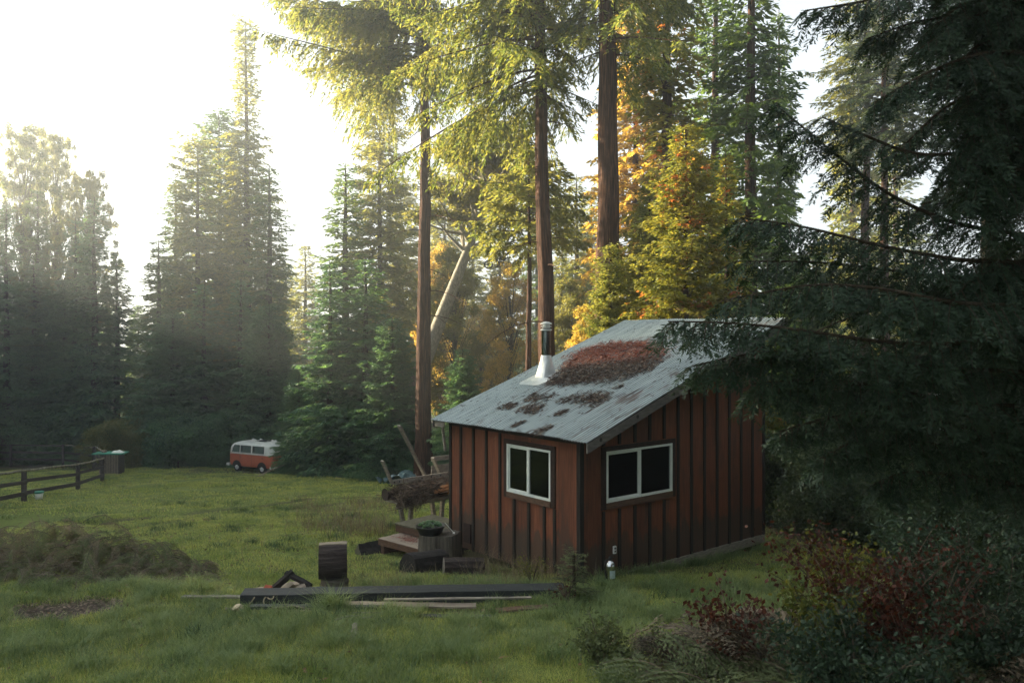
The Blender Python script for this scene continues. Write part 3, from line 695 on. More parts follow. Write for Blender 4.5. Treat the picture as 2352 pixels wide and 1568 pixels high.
# upper part of the big heap is fresher and redder
m, nt, out = newmat('fallen_redwood_needles')
gi = nd(nt, 'ShaderNodeNewGeometry'); at = nd(nt, 'ShaderNodeAttribute', attribute_name='fresh')
c1 = ramp(nt, gi.outputs['Random Per Island'], [(0, (.018, .013, .010)), (.5, (.06, .04, .03)), (.85, (.13, .07, .045)), (1, (.30, .24, .16))])
c2 = ramp(nt, gi.outputs['Random Per Island'], [(0, (.05, .016, .012)), (.5, (.17, .038, .022)), (.9, (.27, .075, .035)), (1, (.32, .17, .09))])
b = nd(nt, 'ShaderNodeBsdfPrincipled', Roughness=.8); nt.links.new(mix(nt, at.outputs['Fac'], c1, c2), b.inputs['Base Color']); nt.links.new(b.outputs[0], out.inputs['Surface'])
o = g.build('needle_litter', m); o.matrix_world = Matrix.Translation(Vector((1.224, 14.4, 0))) @ Matrix.Rotation(ang, 4, 'Z')
q1 = np.array(roof_hit(*z8((600, 690)))); q2 = np.array(roof_hit(*z8((1700, 575)))); nn_ = np.array([-(q2 - q1)[1], (q2 - q1)[0]]); nn_ /= np.linalg.norm(nn_)
q3 = np.array(roof_hit(*z8((1200, 450)))); sgn_ = np.sign(np.dot(q3 - q1, nn_))
fresh = np.clip(((x - q1[0]) * nn_[0] + (y - q1[1]) * nn_[1]) * sgn_ * 2.2 + .45 + rng.normal(0, .3, n), 0, 1) * (x > q1[0] - .8)
at = o.data.attributes.new('fresh', 'FLOAT', 'POINT'); at.data.foreach_set('value', np.repeat(fresh, 4).astype(np.float32))
tag(o, 'red brown fallen needles heaped on the cabin roof', 'needle litter', kind='stuff')
# ------------------------------------------------------------------ tree kinds
cA = conifer('conifer', 11, 20, 3.6, start=.03, nb=165, dens=1.35, lvar=.42, hang=.35, lL=.34, lW=.12, lsp=.085, tw=.26)
cB = conifer('conifer', 12, 24, 3.0, start=.05, nb=165, dens=1.35, lvar=.42, hang=.35, lL=.33, lW=.11, lsp=.085, tw=.26, shape=lambda q: q ** .65, droop=.55)
cC = conifer('conifer', 13, 30, 4.2, start=.22, nb=150, lL=.38, lW=.13, lsp=.085, tw=.27, shape=lambda q: .35 + .65 * min(1, q * 1.4), droop=.45, tr=.34, bark='bark_red', dead_limbs=25)
cD = conifer('conifer', 14, 15, 3.4, start=.02, nb=210, dens=1.25, lL=.2, lW=.062, lsp=.045, tw=.16, shape=lambda q: q ** .6, droop=.4, e0=(-.05, .8))
cE = conifer('conifer', 15, 28, 2.6, start=.66, nb=60, lL=.2, lW=.06, lsp=.05, tw=.16, shape=lambda q: .35 + .65 * min(1, q * 1.4), droop=.45, tr=.27, bark='bark_red', dead_limbs=20)
bA = broadleaf('broadleaf_tree', 21, 26, 6.0, nleaf=52000, tr=.26, nclump=330, crown0=.2, bark='bark_dark', clumpr=.62, lL=.2, lW=.12)
bB = broadleaf('broadleaf_tree', 22, 14, 2.6, nleaf=30000, tr=.14, nclump=130, crown0=.2, bark='bark_dark', lL=.15, lW=.09, clumpr=.6)
sA = broadleaf('shrub', 23, 3.2, 2.6, nleaf=26000, tr=.05, nclump=60, crown0=.05, bark='bark_dark', lL=.14, lW=.07, clumpr=.8)
FAR = 'trees standing round the clearing'
# tall trees of unique shape
rw1 = conifer('redwood', 31, 34, 5.6, spr=.85, hang=.6, lvar=.35, start=.62, nb=120, lL=.26, lW=.075, lsp=.05, tw=.17, thin=(-1.4, 1.0), shape=lambda q: .45 + .55 * q ** .5, droop=.38, tr=.46, bark='bark_red', mat='needle_gold', skew=(math.pi, .7), e0=(.12, .6), limb=.06, dead_limbs=14, twl=.35)
put(rw1, 972, 40, -340, 'tall redwood with a bare trunk rising behind the wooden rack', 'tree', 'tall redwoods behind the cabin', r=5.0, rz=0)
rw2 = conifer('redwood', 32, 30, 4.6, spr=.85, hang=.6, lvar=.35, start=.50, nb=125, lL=.2, lW=.06, lsp=.045, tw=.15, thin=(-1.5, .7), shape=lambda q: .55 + .45 * q ** .5, droop=.4, tr=.36, bark='bark_red', mat='needle_gold', skew=(math.pi, .5), e0=(.08, .6), limb=.05, dead_limbs=6, twl=.38)
o = put(rw2, 1262, 30, -700, 'tall redwood standing directly behind the cabin chimney', 'tree', 'tall redwoods behind the cabin', r=4.4, rz=0, lean=(0, -.02))
rw3 = conifer('redwood', 33, 32, 3.6, spr=.85, hang=.6, lvar=.35, start=.50, nb=120, lL=.19, lW=.058, lsp=.045, tw=.15, thin=(-1.6, .35), shape=lambda q: .5 + .5 * q ** .5, droop=.4, tr=.47, bark='bark_red', mat='needle_gold', skew=(0.5, .3), e0=(.05, .6), limb=.05, twl=.38)
put(rw3, 1395, 28, -900, 'thickest redwood with a furrowed red trunk right of the chimney', 'tree', 'tall redwoods behind the cabin', r=3.6, rz=0)
# lone low branch clump of redwood by the chimney tree
lb = conifer('redwood', 34, 17, 2.8, spr=.7, hang=.5, start=.70, nb=34, lL=.25, lW=.085, lsp=.05, tw=.15, shape=lambda q: .15 + .85 * min(1, q * 2), droop=.3, tr=.16, bark='bark_red', mat='needle_gold', e0=(0, .4), twl=.4)
put(lb, 1215, 36, 330, 'slim redwood with a low green skirt of branches left of the chimney', 'tree', 'tall redwoods behind the cabin', r=2.9)
spire = conifer('conifer', 35, 36, 5.6, start=.10, nb=260, lL=.38, lW=.13, lsp=.085, tw=.27, droop=.42, tr=.42, bark='bark_red',
                shape=lambda q: .16 + .10 * q if q < .30 else (.30 + .95 * (q - .30) if q < .95 else .9), mat='needle_gold')
put(spire, 566, 66, 42, 'tallest spire shaped conifer rising out of the left clump', 'tree', FAR, r=5.4, rz=.4)
lean_t = broadleaf('leaning_tree', 36, 21, 3.4, mat='broad', bark='bark_grey', lean=(6.2, 0), tr=.60, nleaf=30000, crown0=.72, nclump=90, lL=.2, lW=.12, clumpr=.7, limb0=.02)
put(lean_t, 868, 44, 290, 'pale trunked tree leaning far to the right behind the bare redwood', 'tree', FAR, rz=0, r=3.6)
# ---- left group
PT = [
 (bA, 58, 64, 296, 3.4, 'round topped broadleaf tree at the far left edge', 'broad', None),
 (bA, 128, 68, 312, 3.0, 'tall broadleaf tree second from the left edge', 'broad', None),
 (bA, 205, 66, 400, 2.8, 'shorter broadleaf tree at the right side of the left group', 'broad', None),
 (cB, 218, 59, 452, 3.2, 'narrow blue green conifer above the end of the fence', 'needle_blue', None),
 (cA, -12, 62, 545, 4.2, 'dark conifer cut by the left edge behind the paddock', 'needle_blue', None),
 (cA, 78, 61, 600, 4.4, 'dark conifer behind the left part of the paddock fence', 'needle_blue', None),
 (cD, 150, 61, 640, 3.8, 'dark conifer in the middle of the left group', 'needle_blue', None),
 (cA, 268, 60, 590, 3.6, 'dark conifer at the right end of the left group', 'needle_blue', None),
 (cD, 318, 76, 700, 2.6, 'small pale conifer in the bright gap between the two left groups', 'needle', None),
 (cB, 85, 62, 430, 2.6, 'slim conifer between the two leftmost broadleaf trees', 'needle', None),
 (cB, 172, 61, 500, 2.6, 'slim dark conifer in front of the second broadleaf tree', 'needle_blue', None),
 (cB, 14, 59, 470, 2.8, 'slim conifer near the left edge behind the dark ones', 'needle_blue', None),
 # ---- spire group
 (cB, 366, 58, 548, 2.9, 'slim conifer at the left side of the spire clump', 'needle', None),
 (cB, 402, 66, 405, 3.2, 'second conifer from the left in the spire clump', 'needle', None),
 (cC, 452, 63, 322, 4.0, 'conifer with a ragged top left of the tall spire', 'needle_gold', None),
 (cC, 508, 68, 262, 4.2, 'broad conifer close against the left side of the spire', 'needle', None),
 (cB, 618, 61, 380, 3.8, 'wide hazy conifer close on the right of the spire', 'needle', None),
 (cA, 470, 56, 650, 4.0, 'low dark conifer in front of the spire clump', 'needle_blue', None),
 (cA, 552, 57, 640, 4.0, 'low dark conifer right behind the orange van', 'needle_blue', None),
 (cD, 396, 55, 720, 3.8, 'low dark conifer at the left foot of the spire clump', 'needle_blue', None),
 (cD, 618, 53.5, 700, 3.4, 'dark conifer above the back of the van', 'needle_blue', None),
 # ---- middle group
 (cC, 872, 56, 175, 3.6, 'hazy redwood with a straight bare lower trunk left of the nearest redwood', 'needle_gold', 'bark_red'),
 (cB, 792, 50, 375, 3.3, 'pointed conifer between the van and the bare redwood', 'needle', None),
 (cA, 757, 44, 600, 3.0, 'bushy dark conifer overhanging the back of the van', 'needle_blue', None),
 (cA, 838, 44, 590, 3.6, 'bushy dark conifer left of the bare redwood', 'needle_blue', None),
 (cD, 902, 41.8, 730, 2.4, 'small dark conifer touching the left side of the bare redwood', 'needle_blue', None),
 (cD, 686, 45.5, 840, 1.6, 'low drooping conifer beside the rear of the van', 'needle_blue', None),
 (cA, 700, 84, 560, 4.5, 'pale hazy conifer in the gap above the van', 'needle_gold', None),
 # ---- behind the cabin
 (bB, 1046, 52, 570, 2.3, 'airy tree with thin dark trunk right of the bare redwood', 'broad', None),
 (cD, 1062, 39, 800, 1.8, 'small dark conifer above the left end of the roof', 'needle_blue', None),
 (bB, 1170, 50, 600, 2.0, 'small leafy tree left of the slim redwood', 'broad_gold', None),
 (bB, 1105, 75, 700, 2.2, 'hazy golden tree behind the leaning trunk', 'broad_gold', None),
 (bB, 1010, 66, 560, 2.3, 'hazy leafy tree behind the bare redwood', 'broad_gold', None),
 (cB, 1085, 88, 470, 4.0, 'faint hazy conifer far behind the leaning trunk', 'needle_gold', None),
 (cC, 1020, 82, 400, 4.2, 'faint hazy conifer far behind the bare redwood', 'needle_gold', None),
 (cA, 1150, 78, 520, 4.0, 'faint hazy conifer far behind the slim redwood', 'needle_gold', None),
 (cB, 1235, 84, 430, 4.0, 'faint hazy conifer far behind the chimney', 'needle', None),
 (cA, 1290, 74, 520, 3.6, 'hazy conifer right of the far one behind the chimney', 'needle_gold', None),
 (cC, 925, 78, 420, 4.2, 'faint hazy conifer far behind the left side of the bare redwood', 'needle_gold', None),
 (cB, 1360, 70, 430, 3.4, 'hazy conifer seen just left of the thick redwood', 'needle_gold', None),
 (cA, 655, 90, 600, 4.6, 'very faint conifer in the bright gap above the van', 'needle_gold', None),
 (cB, 1325, 62, 400, 3.4, 'sparse hazy conifer between the two right redwoods', 'needle_gold', None),
 (bB, 1312, 40, 640, 1.4, 'small tree just right of the chimney', 'broad', None),
 (cD, 1402, 26.5, 560, 1.7, 'bright yellow green young conifer at the foot of the thick redwood', 'needle_gold', None),
 (bB, 1352, 33, 700, 1.1, 'golden leafed sapling above the middle of the roof', 'broad_gold', None),
 (cD, 1575, 24.5, 285, 2.5, 'full sunlit conifer with rusty patches behind the roof ridge', 'needle_deadish', 'bark_red'),
 (cA, 1668, 25.5, 350, 2.0, 'sunlit conifer with rusty patches above the right half of the roof', 'needle_deadish', 'bark_red'),
 (cD, 1490, 27.5, 420, 1.7, 'yellow green conifer right of the thick redwood', 'needle_gold', 'bark_red'),
 (cB, 1530, 34, -380, 3.4, 'tall conifer right of the thick redwood reaching out of the frame', 'needle_deadish', 'bark_red'),
 (cB, 1722, 31, -420, 3.0, 'tall dark conifer above the right end of the roof', 'needle', 'bark_red'),
 (cB, 1640, 42, -160, 3.6, 'dark conifer between two taller ones above the roof', 'needle', 'bark_red'),
 (cC, 1462, 48, -60, 3.8, 'golden backlit tree just right of the thick redwood top', 'broad_gold', 'bark_red'),
 (cB, 1790, 42, 20, 2.3, 'narrow conifer at the left edge of the right hand sky gap', 'needle', 'bark_red'),
 # ---- right
 (cA, 1958, 62, 108, 4.6, 'golden sunlit conifer in the right hand sky gap', 'needle_gold', 'bark_red'),
 (cB, 2060, 66, 250, 4.2, 'golden conifer seen through the dark branches', 'needle_gold', 'bark_red'),
 (cE, 1985, 42, -80, 3.0, 'redwood with a red lit trunk behind the dark branches', 'needle_gold', 'bark_red'),
 (cA, 1870, 50, 560, 3.2, 'green conifer behind the right end of the roof', 'needle_gold', 'bark_red'),
 (cD, 1840, 27, 620, 2.4, 'shaded green conifer beside the back of the cabin', 'needle', 'bark_dark'),
 (cA, 2090, 58, 600, 4.0, 'yellow green conifer low in the right gap', 'needle_gold', 'bark_red'),
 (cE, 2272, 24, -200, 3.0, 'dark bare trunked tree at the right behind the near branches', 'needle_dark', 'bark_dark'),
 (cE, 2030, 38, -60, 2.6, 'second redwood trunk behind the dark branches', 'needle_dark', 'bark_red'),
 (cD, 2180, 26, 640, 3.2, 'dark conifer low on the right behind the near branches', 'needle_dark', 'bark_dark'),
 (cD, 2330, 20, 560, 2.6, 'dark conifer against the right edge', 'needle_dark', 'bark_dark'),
 (cD, 2010, 25, 830, 2.4, 'low dark conifer right of the cabin', 'needle_dark', 'bark_dark'),
]
for pr, dx, d, top, r_, lab, mt, bk in PT:
    put(pr, dx, d, top, lab, 'tree', FAR, r=r_, mat=mt, bark=bk)
SH = [(30, 60, 925, 3.0, 'low dark thicket behind the left fence corner'), (150, 60, 940, 3.2, 'low thicket behind the paddock'),
      (262, 51.5, 975, 2.0, 'olive thicket behind the green topped table'), (330, 55, 955, 3.4, 'thicket at the right end of the paddock'),
      (410, 53, 950, 2.6, 'low thicket left of the van'), (480, 53.5, 960, 2.2, 'low thicket just left of the van front'),
      (1850, 23, 1010, 1.9, 'brown green brush beside the back corner of the cabin'), (1960, 20, 1040, 1.9, 'dark brush in the shade right of the cabin'),
      (2110, 17, 1050, 2.0, 'dark brush under the near branches'), (2290, 14, 1040, 1.8, 'dark brush low at the right edge'),
      (1010, 47, 980, 1.8, 'low thicket behind the wooden rack'), (905, 48, 1000, 1.8, 'low thicket left of the wooden rack')]
for dx, d, top, r_, lab in SH:
    put(sA, dx, d, top, lab, 'bush', 'bushes round the clearing', r=r_, mat='needle_blue' if dx < 1300 and dx not in (262, 330) else ('broad' if dx < 1300 else 'needle_dark'))
# ---- the wood to the left outside the picture, which keeps the clearing in shade
k = 0
LS = 'tree of the wood left of the picture'
for w0, top in [(-2, 27), (3, 25), (8, 27), (13, 28), (17, 24.5), (21, 23), (25, 17), (29, 14), (33, 14.5), (38, 19), (44, 20)]:
    for rep, s in enumerate((38, 47, 56)):
        # point along the sun direction: position p with w = .407x+.914y
        x = -s + random.uniform(-2, 2); y = (w0 + random.uniform(-1.5, 1.5) + .407 * -x) / .914
        if abs(x) < y * .66 + 3.0: x = -(y * .66 + 3.6)
        if y < 2: continue
        put([cA, cB, bA][k % 3], 0, 0, 0, LS, 'tree', 'trees of the wood left of the picture', r=4.4, xyz=(x, y, top + rep * 2 + random.uniform(-3, 3)), mat='needle'); k += 1
for x, y, h in [(6, -10, 21), (13, -6, 20), (17, 3, 19), (-22, 2, 22), (21, 13, 20), (10, 1, 19), (13.5, 8.5, 21), (8, -4, 21), (17, 17, 21)]:
    put([cA, cC][k % 2], 0, 0, 0, 'tree of the wood around the viewer', 'tree', 'trees of the wood around the viewer', r=4.6, xyz=(x, y, h), mat='needle_dark'); k += 1
# ---- distance
n = 34; g = G(); gt = G()
far = []
rr = np.random.default_rng(5)
hp = G()
# far wood: many small hazy crowns in one mesh
for i in range(120):
    d = rr.uniform(92, 190); x = rr.uniform(-.75, .75) * d; H = rr.uniform(10, 19); zb_ = float(gz(x, d)); Rc = rr.uniform(2, 4)
    nL = 800; q = rr.random(nL) ** .7; rad = Rc * q * rr.random(nL) ** .5; az = rr.uniform(0, 6.28, nL)
    p = np.stack([x + rad * np.cos(az), d + rad * np.sin(az), zb_ + H * (1 - q * .95)], -1)
    a_ = norm(np.stack([np.cos(az), np.sin(az), rr.uniform(-.6, .3, nL)], -1)); b_ = norm(np.cross(a_, rr.normal(0, 1, (nL, 3))))
    g.leaves(p, a_, b_, rr.uniform(.8, 1.6, nL), rr.uniform(.3, .6, nL))
o = g.build('distant_wood', M['needle']); tag(o, 'distant hazy wood beyond the clearing', 'wood', kind='stuff')
xs_ = np.linspace(-420, 420, 90); ys_ = np.linspace(230, 320, 8)
hx, hy = np.meshgrid(xs_, ys_); hh = -22 + 22 * np.sin((hy - 230) / 90 * math.pi / 2) * (1 + .35 * np.sin(hx * .02 + 1) + .15 * np.sin(hx * .07))
g = G(); i = np.arange(7)[:, None] * 90; j = np.arange(89)[None]
g.add(np.stack([hx, hy, hh], -1).reshape(-1, 3), np.stack([i + j, i + j + 1, i + 91 + j, i + 90 + j], -1).reshape(-1, 4))
M['hill'] = surf('wooded_hill', [(.3, (.03, .05, .025)), (.7, (.07, .09, .045))], nscale=.3, rough=.95, bump=0)
o = g.build('hill', M['hill'], smooth=True); tag(o, 'faint wooded hill beyond the valley', 'hill', kind='structure')
for pr in (cA, cB, cC, cD, bA, bB, sA, rw1, rw2, rw3, lb, spire, lean_t):
    pass
# ------------------------------------------------------------------ yard objects
def Z(dy, d): return CAMZ - (dy - HY) / F * d
def sx_(px): return px / 1.63265       # photo pixel -> picture unit
def W3(px, py, d): return np.array([(px - 1920) / 3000 * d, d, CAMZ - (py - 1255) / 3000 * d])
M['extblk'] = surf('charred_wood', [(.3, (.008, .008, .008)), (.7, (.035, .03, .028))], (3, 3, 3), 4, rough=.9, bump=.8, bdist=.02)
M['logend'] = surf('cut_wood_end', [(.3, (.16, .13, .09)), (.7, (.32, .27, .20))], nscale=6, rough=.9)
M['stumpw'] = surf('grey_stump', [(.25, (.035, .03, .025)), (.5, (.09, .078, .062)), (.75, (.19, .17, .135))], (9, 9, .7), 2.5, rough=.95, bump=1, bdist=.02)
M['barklog'] = surf('lying_log_bark', [(.3, (.012, .009, .008)), (.55, (.04, .03, .027)), (.75, (.10, .085, .075))], (.8, 9, 9), 2.6, rough=.95, bump=1, bdist=.03)
M['timber'] = surf('black_timber', [(.3, (.012, .014, .015)), (.7, (.04, .046, .048))], (1, 10, 10), 3, rough=.7, bump=.4)
M['paleboard'] = surf('pale_board', [(.25, (.14, .11, .085)), (.5, (.25, .205, .16)), (.75, (.36, .31, .25))], (1.2, 12, 12), 3, rough=.85, bump=.4)
M['orangewood'] = surf('orange_split_wood', [(.3, (.28, .12, .05)), (.7, (.55, .28, .13))], (3, 3, 3), 3, rough=.85, rvar=.35)
M['redwoodchunk'] = surf('red_split_wood', [(.3, (.16, .035, .02)), (.7, (.36, .09, .045))], nscale=7, rough=.85)
M['rope'] = surf('rope', [(.3, (.22, .18, .11)), (.7, (.36, .30, .19))], (40, 40, 40), 3, rough=.95)
M['pan'] = surf('black_pan', [(.3, (.012, .012, .013)), (.7, (.03, .03, .03))], nscale=5, rough=.5)
M['succ'] = surf('succulent_leaves', [(.3, (.10, .20, .11)), (.55, (.20, .30, .16)), (.75, (.36, .38, .20))], nscale=6, rough=.6, rvar=.4, bump=0)
M['chrome'] = surf('polished_steel', [(.3, (.55, .58, .60)), (.7, (.7, .72, .74))], nscale=3, rough=.18, metal=1, bump=0)
M['blackrub'] = surf('black_rubber', [(.3, (.012, .012, .012)), (.7, (.025, .025, .025))], nscale=3, rough=.7, bump=0)
M['twig'] = surf('dead_twigs', [(.3, (.05, .035, .026)), (.7, (.20, .15, .11))], nscale=4, rough=.9, bump=0, rvar=.5)
M['fencew'] = surf('fence_wood', [(.3, (.022, .018, .018)), (.7, (.07, .058, .055))], (3, 3, 3), 3, rough=.9)
M['palepole'] = surf('pale_pole', [(.35, (.06, .055, .045)), (.55, (.20, .185, .13)), (.7, (.34, .31, .22))], (1, 1, 1), 6, rough=.9)
M['greenpaint'] = surf('green_tabletop', [(.3, (.02, .17, .12)), (.7, (.05, .27, .19))], nscale=4, rough=.6)
def gh(x, y): return float(gz(x, y))
def log(g, a, b, r, n=22, rings=9, bump=.05, mi=0, cap=1):
    a = np.array(a, float); b = np.array(b, float); s = np.linspace(0, 1, rings)[:, None]
    g.tube(a * (1 - s) + b * s, r, n, False, mi, bump)
    d = (b - a) / np.linalg.norm(b - a)
    for e, k in ((a, 0), (b, (rings - 1) * n)):
        ring = g.v[-1][k:k + n] if k == 0 or True else None
    body = g.v[-1]
    for k in (0, (rings - 1) * n):
        ring = body[k:k + n]; g.add(np.vstack([ring, ring.mean(0)]), [[q, (q + 1) % n, n, n] for q in range(n)], cap)

# --- chopping block pair
st = empty('stump', (-3.02, 13.62, gh(-3.02, 13.62)), 0, 'grey upright stump under the dark lying log round', 'stump')
g = G(); g.tube([[0, 0, -.25], [0, 0, .05], [0, 0, .14], [.01, 0, .235]], [.27, .25, .23, .225], 22, True, 0, .03); g.build('stump_wood', M['stumpw'], st, smooth=False)
lg = empty('log_round', (-3.06, 13.66, gh(-3.02, 13.62) + .235), .22, 'short dark barked log round lying sideways on top of a stump', 'log')
g = G(); log(g, [-.235, 0, .285], [.235, 0, .285], .285, 30, 9, .018); g.build('bark', [M['barklog'], M['logend']], lg, smooth=False)
g = G(); g.box(-.236, .236, -.03, .15, .558, .578, jit=.006); g.build('pale_edge', M['logend'], lg)
# --- the long timber and boards by it
def gbar(name, a, b, w, h, mat, label, cat, group=None, up=(0, 0, 1), part=None):
    g = G(); n = 14; a = np.array(a, float); b = np.array(b, float)
    d = (b - a) / np.linalg.norm(b - a); u = np.cross(d, up); u /= np.linalg.norm(u); t = np.cross(u, d)
    s = np.linspace(0, 1, n); pts = a + (b - a) * s[:, None]
    rings = []
    for i in range(n):
        jw = 1 + rng.normal(0, .012); c_ = rng.normal(0, .002, 3)
        rings.append([pts[i] + c_ + u * w / 2 * p * jw + t * h / 2 * q * jw for p, q in ((-1, -1), (1, -1), (1, 1), (-1, 1))])
    v = np.array(rings).reshape(-1, 3); f = []
    for i in range(n - 1):
        for j in range(4): f.append([4 * i + j, 4 * i + (j + 1) % 4, 4 * i + 4 + (j + 1) % 4, 4 * i + 4 + j])
    f += [[0, 3, 2, 1], [4 * n - 4, 4 * n - 3, 4 * n - 2, 4 * n - 1]]
    g.add(v, f); o = g.build(name, M[mat]); tag(o, label, cat, group); return o
zt_ = gh(-2, 12.6)
gbar('timber', (-4.22, 12.52, gh(-4.2, 12.5) + .11), (.85, 13.05, gh(.8, 13) + .08), .36, .20, 'timber', 'long black squared timber lying across the grass before the chopping block', 'timber')
LB = 'boards lying by the long timber'
gbar('board', (-5.25, 12.75, gh(-5.2, 12.7) + .06), (-4.1, 12.66, gh(-4.1, 12.7) + .12), .10, .03, 'greyw', 'thin grey board sticking out left from behind the black timber', 'board', LB)
gbar('board', (-2.75, 12.16, gh(-2.7, 12.1) + .10), (-.55, 12.3, gh(-.6, 12.3) + .08), .2, .025, 'paleboard', 'wide pale brown board lying in front of the black timber', 'board', LB)
gbar('board', (-1.95, 12.22, gh(-1.9, 12.2) + .135), (.3, 12.52, gh(.3, 12.5) + .12), .07, .02, 'greyw', 'narrow board lying on top of the wide pale board', 'board', LB)
gbar('board', (-3.95, 12.08, gh(-4, 12) + .05), (-1.9, 12.04, gh(-2, 12) + .04), .12, .05, 'timber', 'dark rotten board lying low in front of the timber', 'board', LB)
gbar('board', (-3.55, 11.86, gh(-3.5, 11.8) + .03), (-2.35, 11.86, gh(-2.4, 11.8) + .03), .10, .02, 'paleboard', 'short flat board half sunk in grass left of the big tuft', 'board', LB)
gbar('board', (-.45, 12.0, gh(-.4, 12) + .05), (1.0, 12.35, gh(1, 12.3) + .05), .16, .03, 'sillw', 'brown board half hidden in weeds near the cabin corner', 'board', LB)
gbar('board', (-1.4, 11.7, gh(-1.4, 11.7) + .03), (-.3, 11.72, gh(-.3, 11.7) + .03), .12, .025, 'timber', 'dark board sunk in the grass right of the big tuft', 'board', LB)
LS_ = 'sticks lying in the grass'
for a_, b_, r_, lab in [((1015, 955), (1550, 975), .012, 'thin pale stick left of the big grass tuft'), ((1740, 1125), (2030, 1050), .013, 'pale blue grey stick slanting right of the big tuft'),
                        ((1800, 1185), (2080, 1172), .012, 'thin straight stick lying in the short grass below the boards'), ((1930, 1020), (2300, 1012), .009, 'thin stick just below the wide pale board'),
                        ((2040, 1085), (2160, 1058), .02, 'short stubby stick right of the slanting one')]:
    p = [on_ground(sx_(680 + q[0] / 3.015), sx_(1980 + q[1] / 3.015)) for q in (a_, b_)]
    g = G(); P_ = [np.array([p[0][0], p[0][1], gh(*p[0]) + .06]), None, np.array([p[1][0], p[1][1], gh(*p[1]) + .06])]; P_[1] = (P_[0] + P_[2]) / 2 + rng.normal(0, .02, 3)
    g.tube(P_, [r_, r_ * .9, r_ * .6], 7); o = g.build('stick', M['paleboard']); tag(o, lab, 'stick', LS_)
p = on_ground(812, 1480); g = G(); g.tube([[p[0] - .05, p[1] + .35, gh(*p) + .07], [p[0], p[1], gh(*p) + .05], [p[0] + .06, p[1] - .32, gh(*p) + .05]], [.035, .04, .03], 8, True, 0, .1)
tag(g.build('stick', M['greyw']), 'thick weathered stick lying alone in the foreground grass', 'stick', LS_)
# rope over the timber
def zt2(x): return gh(x, 12.7) + .24
def rope(pts, name_l):
    pts = np.array(pts, float); s = np.linspace(0, len(pts) - 1, 70); k = np.arange(len(pts))
    q = np.stack([np.interp(s, k, pts[:, i]) for i in range(3)], -1)
    for _ in range(5): q[1:-1] = (q[:-2] + q[1:-1] * 2 + q[2:]) / 4
    g = G(); g.tube(q, .011, 6); o = g.build('rope', M['rope']); tag(o, name_l, 'rope', 'ropes on the timber')
def RP(px, py, d): return W3(680 + px / 3.015, 1980 + py / 3.015, d)
rope([RP(842, 700, 12.75), RP(845, 740, 12.5), RP(820, 790, 12.33), RP(770, 860, 12.31), RP(725, 945, 12.2), RP(780, 915, 12.1), RP(850, 880, 12.15)], 'rope hanging straight down over the left end of the black timber')
rope([RP(930, 705, 12.75), RP(950, 740, 12.55), RP(985, 800, 12.33), RP(1030, 800, 12.33), RP(1050, 765, 12.40), RP(1000, 752, 12.5), RP(935, 785, 12.34), RP(925, 840, 12.31), RP(960, 885, 12.25), RP(1050, 880, 12.2), RP(1150, 855, 12.2), RP(1300, 868, 12.15), RP(1440, 885, 12.1), RP(1490, 865, 12.1), RP(1400, 855, 12.15)], 'looped rope beside the straight one on the black timber')
# split chunks
def chunk(name, c, sz, mats, label, cat, group=None, rot=0, ends=None):
    g = G(); n = 5; a_ = np.sort(rng.uniform(0, 6.28, n)); a_ = np.linspace(0, 6.28, n, endpoint=False) + rng.uniform(-.3, .3, n)
    L, Rr = sz; pr = []
    for t in (-.5, -.2, .2, .5): pr.append([[t * L, Rr * math.cos(q) * rng.uniform(.75, 1.1), Rr * math.sin(q) * rng.uniform(.75, 1.1)] for q in a_])
    v = np.array(pr).reshape(-1, 3); f = [[n * i + j, n * i + (j + 1) % n, n * (i + 1) + (j + 1) % n, n * (i + 1) + j] for i in range(3) for j in range(n)]
    v = np.vstack([v, [[-.5 * L, 0, 0], [.5 * L, 0, 0]]]); k = len(v)
    f += [[(j + 1) % n, j, k - 2, k - 2] for j in range(n)] + [[3 * n + j, 3 * n + (j + 1) % n, k - 1, k - 1] for j in range(n)]
    g.add(v, f); o = g.build(name, mats); o.location = c; o.rotation_euler = (rng.uniform(0, 6), rng.uniform(-.35, .35) if ends is None else ends, rot); tag(o, label, cat, group); return o
FW = 'split firewood by the chopping block'
g0 = gh(-3.7, 13)
chunk('firewood', (-3.93, 12.95, g0 + .16), (.22, .10), M['redwoodchunk'], 'bright red split chunk leaning behind the timber', 'firewood', FW, 1.3, .9)
chunk('firewood', (-3.68, 12.98, g0 + .18), (.30, .09), M['logend'], 'pale split chunk right of the red one', 'firewood', FW, .7, -.5)
chunk('firewood', (-3.48, 13.02, g0 + .15), (.28, .09), M['paleboard'], 'pale greenish chunk next to the stump foot', 'firewood', FW, .3, -.4)
chunk('firewood', (-3.80, 13.15, g0 + .26), (.5, .06), M['extblk'], 'black branch piece lying over the firewood', 'firewood', FW, .5, -.65)
chunk('firewood', (-3.52, 13.18, g0 + .30), (.5, .06), M['extblk'], 'second black branch piece lying over the firewood', 'firewood', FW, -.3, .35)
chunk('firewood', (-3.35, 13.1, g0 + .2), (.35, .06), M['extblk'], 'dark bark piece against the stump foot', 'firewood', FW, -.8, .3)
gbar('board', (-4.45, 13.35, gh(-4.4, 13.3) + .05), (-3.55, 13.75, gh(-3.5, 13.7) + .17), .2, .04, 'paleboard', 'pale plank leaning behind the firewood', 'board', LB)
M['creamwood'] = surf('fresh_cut_wood', [(.3, (.42, .33, .22)), (.7, (.6, .5, .37))], nscale=5, rough=.8)
p = W3(680 + 650 / 3.015, 1980 + 945 / 3.015, 11.95); chunk('firewood', p + np.array([0, 0, .02]), (.16, .085), M['creamwood'], 'cream coloured fresh split block at the left end of the timber', 'firewood', FW, .6, 1.1)
